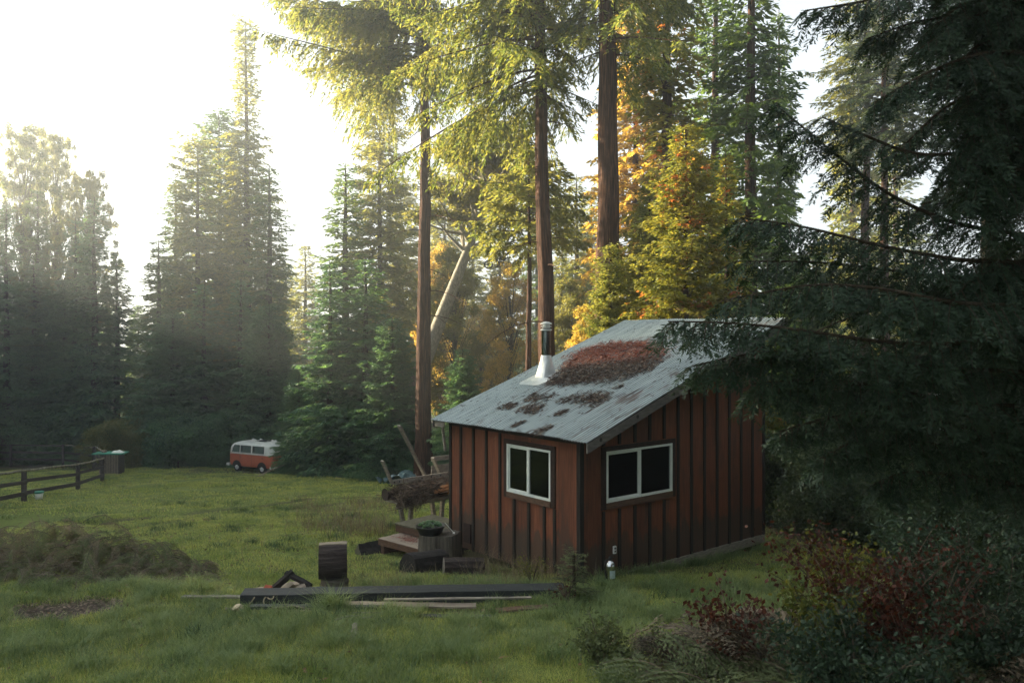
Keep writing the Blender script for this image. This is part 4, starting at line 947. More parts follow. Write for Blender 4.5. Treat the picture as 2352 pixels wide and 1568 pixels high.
p = W3(680 + 575 / 3.015, 1980 + 920 / 3.015, 12.1); chunk('firewood', p, (.20, .05), M['logend'], 'grey slab beside the cream coloured block', 'firewood', FW, .1, .1)
# --- big stump with the planted pan
st = empty('stump', (-1.50, 16.55, gh(-1.5, 16.5)), .2, 'wide grey stump holding a planted pan at the cabin corner', 'stump')
g = G(); n = 40; a_ = np.linspace(0, 2 * math.pi, n, endpoint=False); pr = []
rr_ = 1 + .07 * np.sin(a_ * 5 + 1) + .05 * np.sin(a_ * 9) + rng.normal(0, .015, n)
for z_, k_ in ((-.3, 1.12), (0, 1.06), (.2, 1.0), (.5, .97), (.62, .96)): pr.append(np.stack([.43 * k_ * rr_ * np.cos(a_), .38 * k_ * rr_ * np.sin(a_), np.full(n, z_) + (rng.normal(0, .008, n) if z_ > .5 else 0)], -1))
v = np.vstack(pr); i = np.arange(4)[:, None] * n; j = np.arange(n)[None]; g.add(v, np.stack([i + j, i + (j + 1) % n, i + n + (j + 1) % n, i + n + j], -1).reshape(-1, 4))
g.add(np.vstack([pr[-1], [[0, 0, .6]]]), [[q, (q + 1) % n, n, n] for q in range(n)]); g.build('stump_wood', M['stumpw'], st)
zs = gh(-1.5, 16.5) + .615
pn = empty('planter_pan', (-1.68, 16.45, zs), 0, 'round black pan filled with green succulents on the wide stump', 'planter')
g = G(); g.lathe([(.001, .005), (.21, .005), (.235, .03), (.30, .17), (.315, .18), (.31, .19), (.285, .175), (.23, .11), (.001, .11)], 36); g.build('pan', M['pan'], pn, smooth=True)
g = G(); n = 900; rad = .28 * np.sqrt(rng.random(n)); az = rng.uniform(0, 6.28, n); hh = .14 + .13 * (1 - (rad / .30) ** 2) + rng.normal(0, .015, n)
nc = 40; cc = np.stack([.25 * np.sqrt(rng.random(nc)) * np.cos(np.arange(nc) * 2.4), .25 * np.sqrt(rng.random(nc)) * np.sin(np.arange(nc) * 2.4)], -1)
for cx0, cy0 in cc:                      # rosettes
    m = 22; az = np.arange(m) * 2.4; el = np.linspace(.1, 1.3, m); hz_ = .13 + .10 * (1 - (math.hypot(cx0, cy0) / .30) ** 2)
    A = np.stack([np.cos(az) * np.cos(el), np.sin(az) * np.cos(el), np.sin(el)], -1); Bv = norm(np.cross(A, [[0, 0, 1.]] * m))
    g.leaves(np.repeat([[cx0, cy0, hz_]], m, 0), A, Bv, np.full(m, .06), np.full(m, .035))
g.build('succulents', M['succ'], pn)
g = G(); s = np.linspace(0, 1, 8)[:, None]; g.tube(np.array([.30, .0, .24]) * (1 - s) + np.array([.48, .05, .02]) * s, .006, 6); g.box(.46, .50, .03, .07, -.01, .03); g.build('wire_tag', M['white'], pn)
# --- steps / deck by the far corner
ds = empty('step', (-3.0, 17.87, 0), math.atan2(-.66, .75), 'low step of pale boards with red leaves beside the wide stump', 'step')
g = G()
for k_ in range(4): g.box(0, 1.5, .015 + k_ * .17, .015 + k_ * .17 + .162, -.135, -.10, jit=.0015)
g.build('step_boards', M['paleboard'], ds)
g = G(); g.box(.02, 1.48, -.003, .014, -.24, -.105); g.box(.05, .15, .05, .62, -.9, -.136); g.box(1.2, 1.3, .05, .62, -.9, -.136); g.build('step_frame', M['sillw'], ds)
g = G(); n = 260; x = rng.normal(.62, .22, n); y = rng.normal(.40, .11, n); k_ = (x > .05) & (x < 1.4) & (y > .03) & (y < .66); x, y = x[k_], y[k_]; n = len(x)
a_ = rng.uniform(0, 6.28, n); A = norm(np.stack([np.cos(a_), np.sin(a_), rng.normal(0, .15, n)], -1)); Bv = norm(np.cross(A, np.stack([rng.normal(0, .4, n), rng.normal(0, .4, n), np.ones(n)], -1)))
g.leaves(np.stack([x, y, rng.uniform(-.097, -.08, n)], -1), A, Bv, rng.uniform(.03, .08, n), rng.uniform(.012, .025, n))
M['redleaf'] = surf('dead_red_leaves', [(.3, (.12, .03, .02)), (.7, (.28, .08, .05))], nscale=8, rvar=.5, bump=0)
o = g.build('red_leaves', M['redleaf']); o.location = ds.location; o.rotation_euler = ds.rotation_euler; tag(o, 'dead red leaves lying on the pale step', 'fallen leaves', kind='stuff')
dk = empty('deck', (-2.70, 18.42, 0), math.atan2(-.66, .75), 'small higher deck of mossy worn boards behind the pale step', 'deck')
M['mossboard'] = surf('mossy_board', [(.3, (.06, .055, .035)), (.6, (.13, .12, .08)), (.75, (.16, .17, .09))], (8, 1.5, 8), 3, rough=.95)
g = G()
for k_ in range(8): g.box(.01 + k_ * .19, .01 + k_ * .19 + .18, -.02, 1.15, .08 + rng.uniform(-.004, .004), .115, jit=.003)
g.build('deck_boards', M['mossboard'], dk)
g = G(); g.box(0, 1.55, .03, .07, -.08, .079); g.box(0, 1.55, 1.0, 1.04, -.08, .079); g.box(.05, .15, .08, .95, -1.1, -.081); g.build('deck_frame', M['sillw'], dk)
# mossy root lump left of the step
g = G(); log(g, [-3.45, 17.9, gh(-3.4, 17.9) + .02], [-3.0, 18.2, gh(-3, 18.2) + .05], .17, 14, 6, .25); tag(g.build('log', [M['extblk'], M['mossboard']]), 'short mossy rotten log at the left end of the step', 'log', 'logs on the ground by the cabin')
# --- two logs in front of the stump
g = G(); log(g, [-1.98, 15.15, gh(-2, 15.2) + .14], [-1.38, 15.75, gh(-1.4, 15.7) + .14], .25, 24, 8, .05); tag(g.build('log', [M['extblk'], M['extblk']]), 'charred black log lying in front of the wide stump', 'log', 'logs on the ground by the cabin')
g = G(); log(g, [-1.30, 15.2, gh(-1.3, 15.2) + .12], [-.55, 15.35, gh(-.6, 15.3) + .10], .2, 20, 8, .08); 
tag(g.build('log', [M['barklog'], M['greyw']]), 'split brown log lying against the foot of the front wall', 'log', 'logs on the ground by the cabin')
# --- extinguisher
ex = empty('fire_extinguisher', (1.735, 14.12, gh(1.74, 14.1)), .5, 'silver fire extinguisher standing in grass by the side wall', 'fire extinguisher')
g = G(); g.lathe([(.001, 0), (.075, 0), (.085, .02), (.085, .33), (.078, .37), (.055, .405), (.028, .42), (.026, .44), (.001, .441)], 30); g.build('cylinder', M['chrome'], ex, smooth=True)
g = G(); g.lathe([(.03, .435), (.032, .445), (.032, .475), (.018, .49), (.001, .49)], 16); g.bar([-.02, 0, .50], [.10, 0, .53], .025, .008); g.bar([-.02, 0, .478], [.09, 0, .478], .025, .008); g.build('valve', M['pan'], ex)
g = G(); g.tube([[-.03, 0, .46], [-.09, .0, .45], [-.115, 0, .38], [-.11, 0, .25], [-.10, 0, .12]], .011, 8); g.build('hose', M['blackrub'], ex, smooth=True)
g = G(); a_ = np.linspace(-2.3, -.6, 10); v = [[.0865 * math.cos(q), .0865 * math.sin(q), z_] for z_ in (.13, .27) for q in a_]; g.add(v, [[i, i + 1, i + 11, i + 10] for i in range(9)]); g.build('label_plate', surf('label_paper', [(.3, (.30, .42, .40)), (.7, (.5, .6, .56))], (1, 1, 20), 6, bump=0), ex)
# --- wood rack
rk = empty('wood_rack', (-2.98, 19.9, gh(-2.9, 19.9)), math.atan2(.68, .73), 'weathered plank rack on legs heaped with branches beside the cabin', 'wood rack')
zb_ = gh(-2.9, 19.9)
def h_(py, d=20.2): return CAMZ - (py - 1255) / 3000 * d - zb_
g = G(); g.bar([0, 0, h_(1808, 19.9)], [2.6, 0, h_(1808, 19.9) + .0], .045, .11, up=(0, 0, 1)); ro = g.build('top_rail', M['greyw'], rk)
g = G()
for x in (.05, .2, .9, 1.2, 1.5, 1.75, 2.1): g.tube([[x, -.03, h_(1808, 19.9)], [x, .03, h_(1808, 19.9)]], .022, 8)
g.build('bolts', M['pan'], ro)
g = G(); g.bar([.05, .12, h_(1875)], [2.6, .12, h_(1875)], .5, .05); g.bar([.02, -.16, h_(1885)], [2.6, -.16, h_(1885)], .05, .10); g.build('shelf', M['greyw'], rk)
for a_, b_, w_ in [(([.02, .05, h_(1803)]), ([-.28, .02, h_(1716)]), .11), ([1.10, .10, h_(1800)], [.12, -.12, h_(1589)], .12), ([1.72, .3, h_(1800)], [1.45, .25, h_(1735)], .13)]:
    g = G(); g.bar(a_, b_, .045, w_, up=(0, 1, 0)); g.build('upright', M['greyw'], rk)
for x0, x1 in ((.15, .42), (.52, .45), (1.15, 1.35), (1.52, 1.45), (2.1, 2.25)):
    g = G(); g.bar([x0, -.1, h_(1880)], [x1, -.05, -.15], .09, .09, up=(0, 1, 0)); g.build('leg', M['greyw'], rk)
g = G(); g.bar([1.6, .5, h_(1790)], [2.6, .5, h_(1790)], .03, .22); g.bar([1.6, .5, h_(1748)], [2.6, .5, h_(1748)], .035, .12); g.build('back_boards', M['greyw'], rk)
# rusty half drum lying in the rack
g = G(); n = 20; a_ = np.linspace(math.pi * .95, math.pi * 2.1, n); v = np.array([[x, .14 + .15 * math.cos(q), h_(1845) + .15 * math.sin(q)] for x in np.linspace(-.12, 2.2, 8) for q in a_])
g.add(v, [[i * n + j, i * n + j + 1, (i + 1) * n + j + 1, (i + 1) * n + j] for i in range(7) for j in range(n - 1)])
v = np.array([[-.12, .14 + .15 * math.cos(q), h_(1845) + .15 * math.sin(q)] for q in np.linspace(0, 6.28, 24, endpoint=False)]); 
g.add(np.vstack([v, [[-.12, .14, h_(1845)]]]), [[q, (q + 1) % 24, 24, 24] for q in range(24)])
M['rusty'] = surf('rusty_drum', [(.3, (.014, .011, .010)), (.6, (.04, .025, .02)), (.75, (.08, .06, .05))], nscale=5, rough=.9)
g.build('trough', M['rusty'], rk)
# heap of sticks in it
g = G(); Mr = Matrix.Translation((-2.98, 19.9, zb_)) @ Matrix.Rotation(math.atan2(.68, .73), 4, 'Z')
for k_ in range(700):
    c_ = np.array([rng.uniform(.1, 1.9), rng.uniform(-.34, .32), h_(1845) + rng.uniform(-.08, .2)]); d_ = rng.normal(0, 1, 3) * [1, .6, .4]; d_ = d_ / np.linalg.norm(d_) * rng.uniform(.1, .35)
    if k_ < 90: c_ = np.array([rng.uniform(0, .8), rng.uniform(-.3, -.18), h_(1870) + rng.uniform(-.16, .1)]); d_[2] -= .1
    pts = [Mr @ Vector(c_ - d_), Mr @ Vector(c_ + rng.normal(0, .03, 3)), Mr @ Vector(c_ + d_)]; g.tube(pts, [.009, .008, .004], 4, False)
o = g.build('branch_heap', M['twig']); tag(o, 'tangle of dead twigs and branches heaped in the rack', 'twigs', kind='stuff')
for k_ in range(16):
    c_ = Mr @ Vector((1.15 + .9 * rng.random(), -.28 + rng.uniform(-.1, .12), h_(1862) + .02 + .075 * (k_ // 5) + rng.uniform(0, .02)))
    chunk('firewood', c_, (.30, .055), M['orangewood'], 'fresh orange split log in the small pile on the rack', 'firewood', 'orange split logs piled on the rack', .73 + rng.uniform(-.4, .4), rng.uniform(-.2, .2))
# blue green sheet lying behind the uprights
g = G(); n = 9; xx, yy = np.meshgrid(np.linspace(0, 1.1, n), np.linspace(0, .5, n)); v = np.stack([xx, yy, .12 * np.sin(xx * 5) * np.cos(yy * 6) + .05 * rng.normal(0, 1, xx.shape)], -1).reshape(-1, 3)
v = v + np.array([0, .3, h_(1800) - .02]); v = np.array([Mr @ Vector(q) for q in v]); g.add(v, [[i * n + j, i * n + j + 1, (i + 1) * n + j + 1, (i + 1) * n + j] for i in range(n - 1) for j in range(n - 1)])
tag(g.build('tarp', surf('blue_green_tarp', [(.3, (.03, .06, .07)), (.7, (.10, .17, .18))], nscale=4, rough=.35)), 'crumpled blue green tarp lying behind the rack rail', 'tarp')
# --- paddock fence
fn = empty('paddock_fence', (0, 0, 0), 0, 'dark wooden post and rail fence round the paddock', 'fence')
def post(xy, h, r=.10): 
    z0 = gh(*xy); g = G(); g.tube([[xy[0], xy[1], z0 - .4], [xy[0], xy[1], z0 + h * .6], [xy[0] + .01, xy[1], z0 + h]], [r, r * .95, r * .9], 9, True, 0, .05); g.build('post', M['fencew'], fn)
A = [np.array(q) for q in [(-16.6, 23.2), (-18.05, 29.6), (-19.1, 35.2), (-21.1, 41.2)]]
Bk = [np.array(q) for q in [(-21.1, 41.2), (-25.6, 49.0), (-30.6, 54.5), (-35.4, 56.5), (-42, 57.5)]]
for q in A: post(q, 1.2)
for q in Bk[1:]: post(q, 1.55)
def rail(p, q, h0, h1, w, mat, name='rail', th=.04, off=.09):
    g = G(); d_ = (q - p) / np.linalg.norm(q - p); nrm = np.array([d_[1], -d_[0]]) * off
    a_ = np.array([p[0] + nrm[0], p[1] + nrm[1], gh(*p) + h0]); b_ = np.array([q[0] + nrm[0], q[1] + nrm[1], gh(*q) + h1])
    if mat == 'palepole':
        s = np.linspace(0, 1, 9)[:, None]; pt = a_ * (1 - s) + b_ * s; pt[1:-1] += rng.normal(0, .015, (7, 3)); g.tube(pt, w / 2, 7, True, 0, .06)
    else: g.bar(a_, b_, th, w)
    g.build(name, M[mat], fn)
for i in range(3):
    rail(A[i], A[i + 1], 1.15, 1.15, .09, 'palepole', 'top_pole'); rail(A[i], A[i + 1], .78, .72, .13, 'fencew'); rail(A[i], A[i + 1], .33, .30, .15, 'fencew')
for i in range(4):
    rail(Bk[i], Bk[i + 1], 1.45, 1.5, .08, 'palepole' if i < 2 else 'fencew', 'top_pole'); rail(Bk[i], Bk[i + 1], .95, 1.0, .15, 'fencew'); rail(Bk[i], Bk[i + 1], .5, .5, .15, 'fencew')
rail(Bk[0], Bk[1], .3, 1.35, .12, 'fencew', 'brace'); rail(Bk[0], Bk[1], 1.2, .2, .12, 'fencew', 'brace')
# green topped table with slatted sides
tb = empty('slatted_table', (-23.3, 46.6, gh(-23.3, 46.6)), .1, 'table with a bright green top and slatted wooden sides by the fence end', 'table')
g = G(); g.box(-.95, .80, -.5, .5, 1.16, 1.22, jit=.01); g.build('tabletop', M['greenpaint'], tb)
g = G()
for k_ in range(12): g.box(-.55 + k_ * .09, -.505 + k_ * .09, -.42, -.39, .02, 1.14, jit=.004)
g.build('slats', M['paleboard'], tb)
g = G(); g.box(-.56, .56, -.385, .4, .02, 1.15); g.build('crate_body', M['fencew'], tb)
g = G(); v, nn = [], 9; xx, yy = np.meshgrid(np.linspace(-1, 1, nn), np.linspace(-1, 1, nn)); r2 = np.clip(1 - xx ** 2 - yy ** 2, 0, 1); 
g.add(np.stack([-22.95 + .34 * xx, 46.6 + .2 * yy, gh(-23.3, 46.6) + 1.222 + .14 * np.sqrt(r2) * (1 + .2 * np.sin(xx * 6))], -1).reshape(-1, 3), [[i * nn + j, i * nn + j + 1, (i + 1) * nn + j + 1, (i + 1) * nn + j] for i in range(nn - 1) for j in range(nn - 1)])
tag(g.build('white_sack', M['white']), 'crumpled white sack lying on the green table top', 'sack')
chunk('wood_block', (-23.75, 46.6, gh(-23.3, 46.6) + 1.29), (.28, .08), M['paleboard'], 'small wooden block lying on the left end of the green table top', 'wood block', None, .2, 0)
# bucket
p = on_ground(sx_(147), sx_(1873)); bk_ = empty('bucket', (p[0], p[1], gh(*p)), 0, 'white plastic bucket with a green rim in the grass by the fence', 'bucket')
g = G(); g.lathe([(.001, 0), (.12, 0), (.15, .25), (.14, .25), (.115, .02), (.001, .02)], 20); g.build('bucket_body', M['white'], bk_, smooth=True)
g = G(); g.lathe([(.15, .22), (.165, .225), (.165, .29), (.001, .295)], 20); g.build('lid', M['greenpaint'], bk_)
g = G(); a_ = np.linspace(0, math.pi, 9); g.tube([[.16 * math.cos(q), -.13 - .02 * math.sin(q), .2 - .12 * math.sin(q)] for q in a_], .006, 5); g.build('handle', M['white'], bk_)
# things left of the van
p = on_ground(sx_(800), sx_(1738)); st = empty('stump', (p[0], p[1], gh(*p)), 0, 'dark stump with a split pole standing left of the van', 'stump')
g = G(); g.tube([[0, 0, -.2], [0, 0, .3], [0, 0, .62]], [.27, .25, .24], 14, True, 0, .06); g.build('stump_wood', M['bark_dark'], st)
g = G(); g.tube([[-.05, 0, .6], [-.12, 0, 1.1], [-.2, 0, 1.45]], [.07, .05, .015], 6); g.build('splinter', M['greyw'], st)
g = G(); p = on_ground(sx_(763), sx_(1725)); log(g, [p[0] - .3, p[1], gh(*p) + .12], [p[0] + .25, p[1], gh(*p) + .12], .14, 12, 4, .08); tag(g.build('log', [M['bark_dark'], M['logend']]), 'small dark log left of the stump near the van', 'log', 'logs on the ground by the cabin')
a_ = W3(968, 1793, 42.5); b_ = W3(1066, 1742, 45.0); a_[2] = max(a_[2], gh(a_[0], a_[1]) + .03); g = G(); g.tube([a_, (a_ + b_) / 2 + [0, 0, .05], b_], [.04, .035, .025], 6); tag(g.build('pole', M['paleboard']), 'long pale pole leaning from the grass into the conifer beside the van', 'pole')
# ------------------------------------------------------------------ van
def mk_van():
    M['vorange'] = surf('faded_orange_paint', [(.3, (.36, .085, .042)), (.7, (.46, .13, .07))], nscale=1.5, rough=.6, spots=((1, 1, 1), 4, .66, (.12, .05, .03), .7))
    M['vwhite'] = surf('chalky_white_paint', [(.3, (.46, .5, .48)), (.7, (.66, .68, .66))], nscale=2, rough=.6, spots=((1, 1, 1), 3, .62, (.20, .13, .10), .7))
    M['vglass'] = surf('van_window', [(.3, (.06, .09, .085)), (.7, (.13, .17, .15))], nscale=1.5, rough=.12, spec=.8, bump=0)
    root = empty('camper_van', (-16.25, 50.1, 0), 0, 'old orange camper van with white top parked under the trees', 'van')
    # profile stations along x (front = +x): y half width and z profile built as lofted sections
    Lh = 2.16
    xs = np.array([-Lh, -2.12, -2.02, -1.85, -1.5, -1., -.5, 0, .5, 1., 1.4, 1.7, 1.9, 2.02, 2.10, 2.14])
    zr = np.array([1.50, 1.62, 1.78, 1.87, 1.92, 1.94, 1.95, 1.95, 1.95, 1.94, 1.92, 1.86, 1.74, 1.52, 1.28, 1.16])   # roof line
    zbm = np.where(xs > 0, .36, .36)
    hw = np.array([.66, .76, .82, .85, .86, .86, .86, .86, .86, .86, .855, .84, .80, .74, .68, .62])
    belt = 1.20
    def section(i):
        x, zt_, h = xs[i], zr[i], hw[i]; top_in = .82
        # body side from sill to belt, slight tumblehome above belt, rounded roof
        zt2 = max(zt_, belt + .02)
        sh = [(h * .93, .36), (h * .985, .50), (h, .75), (h, 1.0), (h * .985, belt), (h * .975, belt + .001)]
        up = [(h * .95, belt + (zt2 - belt) * .35), (h * .92, belt + (zt2 - belt) * .68), (h * .88, belt + (zt2 - belt) * .80), (h * .76, belt + (zt2 - belt) * .92), (h * .45, belt + (zt2 - belt) * .99), (0, zt2)]
        half = sh + up
        return half
    secs = [section(i) for i in range(len(xs))]; m = len(secs[0])
    def loft(j0, j1, name, mat):
        g = G()
        for sgn in (1, -1):
            v = np.array([[xs[i], sgn * secs[i][j][0], secs[i][j][1]] for i in range(len(xs)) for j in range(j0, j1 + 1)]); k = j1 - j0 + 1
            f = []
            for i in range(len(xs) - 1):
                for j in range(k - 1):
                    # wheel arches: drop the low side faces over the wheels
                    xm = (xs[i] + xs[i + 1]) / 2
                    q = [i * k + j, (i + 1) * k + j, (i + 1) * k + j + 1, i * k + j + 1]
                    f.append(q if sgn > 0 else q[::-1])
            g.add(v, f)
        for i, s_ in ((0, 1), (len(xs) - 1, -1)):
            v = [[xs[i] , y, z] for y, z in secs[i][j0:j1 + 1]] + [[xs[i], -y, z] for y, z in secs[i][j0:j1 + 1]]; k = j1 - j0 + 1
            g.add(v, [[j, j + 1, k + j + 1, k + j] for j in range(k - 1)])
        return g.build(name, M[mat], root, smooth=True)
    body = loft(0, 4, 'body', 'vorange'); top = loft(5, m - 1, 'top', 'vwhite')
    # belt line strip
    g = G()
    for s in (1, -1): g.bar([-2.0, s * .862, belt - .02], [1.85, s * .862, belt - .02], .02, .035)
    g.build('belt_trim', M['vwhite'], root)
    # wheel arches (dark) and wheels
    for x in (1.22, -1.18):
        for s in (1, -1):
            g = G(); a_ = np.linspace(0, math.pi, 13); v = [[x, s * .866, .36]] + [[x + .43 * math.cos(q), s * .866, .36 + .38 * math.sin(q)] for q in a_]
            g.add(v, [[0, j + 1, j + 2, j + 2] for j in range(12)]); g.build('wheel_arch', M['blackrub'], body)
            Mx = Matrix.Translation((x, s * .76, .32)) @ Matrix.Rotation(math.pi / 2, 4, 'X')
            wh = None
            g = G(); g.lathe([(.19, -.10), (.29, -.10), (.325, -.07), (.325, .07), (.29, .10), (.19, .10)], 24, Mx); tyre = g.build('wheel', M['blackrub'], root, smooth=True)
            g = G(); k_ = -s
            g.lathe([(.20, k_ * .10), (.19, k_ * .085), (.12, k_ * .085), (.11, k_ * .12), (.001, k_ * .13)], 20, Mx); g.build('hub', M['zinc'], tyre, smooth=True)
    # side windows (three each side) with frames, recessed look
    for s in (1, -1):
        for x0, x1, sl in ((.98, 1.66, .20), (-.12, .84, 0), (-1.36, -.30, 0)):
            def yy(z): return s * (np.interp(z, [belt, belt + .26, belt + .52, belt + .60], [.845, .822, .797, .765]) + .006)
            z0, z1 = 1.28, 1.72; g = G()
            pts = [(x0, z0), (x1, z0), (x1 - sl * .25, z0 + .2), (x1 - sl, z1), (x0, z1)]
            v = [[px_, yy(pz) + s * .006, pz] for px_, pz in pts]; g.add(v + [[sum(p_[0] for p_ in pts) / 5, yy(1.5) + s * .006, 1.5]], [[j, (j + 1) % 5, 5, 5] for j in range(5)])
            w_ = g.build('side_window', M['vglass'], top)
            g = G(); 
            for p_, q_ in zip(v, v[1:] + v[:1]): g.bar([p_[0], p_[1] + s * .004, p_[2]], [q_[0], q_[1] + s * .004, q_[2]], .012, .03, up=(0, 1, .01))
            g.build('window_seal', M['blackrub'], top)
            if sl == 0:
                g = G(); g.box(x1 - .20, x1 - .03, *sorted((yy(1.5) + s * .01, yy(1.5) + s * .016)), z0 + .02, z1 - .03); g.build('dark_quarter_pane', M['pan'], top)
    g = G(); g.add([[2.115, -.58, 1.26], [2.115, .58, 1.26], [1.955, .60, 1.66], [1.955, -.60, 1.66]], [[0, 1, 2, 3]]); g.v[-1][:, 0] += .035; g.build('windscreen', M['vglass'], top)
    g = G(); g.add([[-2.17, -.52, 1.30], [-2.17, .52, 1.30], [-2.11, .5, 1.62], [-2.11, -.5, 1.62]], [[3, 2, 1, 0]]); g.build('rear_window', M['vglass'], top)
    for s in (1, -1):
        g = G(); g.lathe([(.001, .04), (.07, .03), (.09, 0)], 16, Matrix.Translation((2.145, s * .52, .82)) @ Matrix.Rotation(math.pi / 2, 4, 'Y')); g.build('headlight', M['chrome'], root, smooth=True)
        g = G(); g.box(-2.19, -2.165, s * .56 - .06, s * .56 + .06, .75, 1.0); g.build('tail_light', M['redwoodchunk'], root)
        g = G(); g.bar([2.25, -.84 * 1, .42], [2.25, .84, .42], .05, .15) if s == 1 else g.bar([-2.25, -.84, .42], [-2.25, .84, .42], .05, .15); g.bar([s * 2.25, .83, .42], [s * 1.95, .88, .42], .03, .14); g.bar([s * 2.25, -.83, .42], [s * 1.95, -.88, .42], .03, .14); g.build('bumper', M['vwhite'], root)
    g = G(); g.bar([.90, .875, .98], [.76, .875, .98], .02, .03); g.bar([-1.2, .872, .98], [-1.28, .872, .98], .02, .05); g.build('door_handle', M['pan'], root)
    g = G()
    for x in (.92, -.20): g.box(x, x + .012, .862, .866, .42, belt - .05)
    g.build('door_gap', M['pan'], root)
    # peeling sheets lying on the roof
    g = G()
    for k_ in range(14):
        x = rng.uniform(-1.7, .9); y = rng.uniform(-.5, .6); a_ = rng.uniform(-.5, .5); l = rng.uniform(.15, .5)
        z_ = 1.955 - .05 * abs(y) ** 2
        g.add([[x, y, z_], [x + l, y + a_ * .2, z_ + rng.uniform(.0, .12)], [x + l, y + .14, z_ + rng.uniform(0, .1)], [x, y + .16, z_]], [[0, 1, 2, 3]])
    g.build('peeling_paint', M['vwhite'], top); 
    g = G(); g.box(-.9, .0, -.25, .3, 1.955, 2.0, jit=.01); g.build('roof_hatch', M['timber'], top)
    return root
van = mk_van()
fw = Vector((-.848, .53)).normalized()
zc = gh(-16.25, 50.1); slope = math.atan((gh(-16.25 + fw.x * 1.2, 50.1 + fw.y * 1.2) - gh(-16.25 - fw.x * 1.2, 50.1 - fw.y * 1.2)) / 2.4)
van.location = (-15.75, 50.0, zc - .02); van.scale = (.95, .95, .95)
fx = Vector((fw.x * math.cos(slope), fw.y * math.cos(slope), math.sin(slope))); upv = Vector((0, 0, 1)); fy = upv.cross(fx).normalized(); fz = fx.cross(fy)
van.rotation_euler = Matrix((fx, fy, fz)).transposed().to_euler()
# ------------------------------------------------------------------ motorcycle hung in the trees
mb = empty('motorcycle', tuple(W3(1869, 1006, 52)), 0, 'black motorcycle hanging high between the trees on a cable', 'motorcycle')
mb.rotation_euler = (0, R(6), 0)
for x in (-.66, .66):
    Mx = Matrix.Translation((x, 0, .18)) @ Matrix.Rotation(math.pi / 2, 4, 'X')
    g = G(); a_ = np.linspace(0, 6.2832, 10); g.lathe([(.255 + .045 * math.cos(q), .05 * math.sin(q)) for q in a_], 26, Mx); w_ = g.build('wheel', M['blackrub'], mb, smooth=True)
    g = G(); g.lathe([(.10, -.02), (.11, .0), (.10, .02), (.001, .021)], 16, Mx)
    for k_ in range(6):
        q = k_ * math.pi / 3; g.bar([x, 0, .18], [x + .24 * math.cos(q), 0, .18 + .24 * math.sin(q)], .02, .025, up=(0, 1, 0))
    g.build('rim', M['pan'], w_)
g = G(); g.tube([[.66, .06, .18], [.58, .06, .5], [.50, .06, .82]], .022, 7); g.tube([[.66, -.06, .18], [.58, -.06, .5], [.50, -.06, .82]], .022, 7); g.build('fork', M['pan'], mb)
g = G(); g.tube([[.49, -.33, .90], [.50, -.12, .86], [.50, .12, .86], [.49, .33, .90]], .014, 6); g.build('handlebar', M['pan'], mb)
g = G(); g.box(-.15, .30, -.13, .13, .10, .42, jit=.02); g.tube([[-.3, .1, .12], [-.1, .14, .10], [.3, .12, .12]], .04, 8); g.build('engine', M['pan'], mb)
g = G(); s = np.linspace(0, 1, 9); g.tube(np.stack([-.05 + .50 * s, 0 * s, .58 + .12 * np.sin(s * 2.6)], -1), .04 + .13 * np.sin(np.clip(s * 3.1, .1, 3)), 12); g.build('tank', M['timber'], mb, smooth=True)
g = G(); g.tube([[-.08, 0, .58], [-.35, 0, .60], [-.62, 0, .72], [-.80, 0, .74]], [.11, .12, .10, .05], 10); g.build('seat', M['blackrub'], mb, smooth=True)
g = G(); g.tube([[.52, 0, .74], [.28, 0, .5], [0, 0, .45], [-.4, 0, .5], [-.7, 0, .68]], .03, 6); g.tube([[-.05, .0, .2], [-.35, .0, .2], [-.66, .0, .18]], .028, 6); g.tube([[.3, 0, .5], [.28, 0, .2], [0, 0, .1]], .03, 6); g.build('frame', M['pan'], mb)
g = G(); g.lathe([(.001, .1), (.07, .09), (.10, 0), (.06, -.1), (.001, -.12)], 12, Matrix.Translation((.60, 0, .76)) @ Matrix.Rotation(math.pi / 2, 4, 'Y')); g.build('headlight', M['chrome'], mb)
c0 = W3(1700, 930, 47); c1 = np.array([W3(1869, 985, 52)[0], 52, W3(1869, 975, 52)[2] + .1]); c2 = W3(2070, 900, 50)
for p_, q_ in ((c0, c1), (c1, c2)):
    s = np.linspace(0, 1, 12)[:, None]; pt = p_ * (1 - s) + q_ * s; pt[:, 2] -= .3 * np.sin(s[:, 0] * math.pi); g = G(); g.tube(pt, .012, 5, False); tag(g.build('cable', M['pan']), 'thin cable running from the leaning tree to the motorcycle' if p_ is c0 else 'thin cable running from the motorcycle right to the next redwood', 'cable')
# ------------------------------------------------------------------ pale gate rails on the right
gt = empty('metal_gate', (0, 0, 0), 0, 'pale tube gate glimpsed through dark branches on the right', 'gate')
for py in (1478, 1522, 1566, 1610):
    g = G(); a_ = W3(3490, py, 19); b_ = W3(3790, py - 2, 19.5); g.tube([a_, b_], .03, 8); g.build('gate_rail', M['zinc'], gt)
for px in (3490, 3790):
    g = G(); p_ = W3(px, 1460, 19); g.tube([p_, [p_[0], p_[1], gh(p_[0], p_[1]) - .2]], .05, 8); g.build('gate_post', M['fencew'], gt)
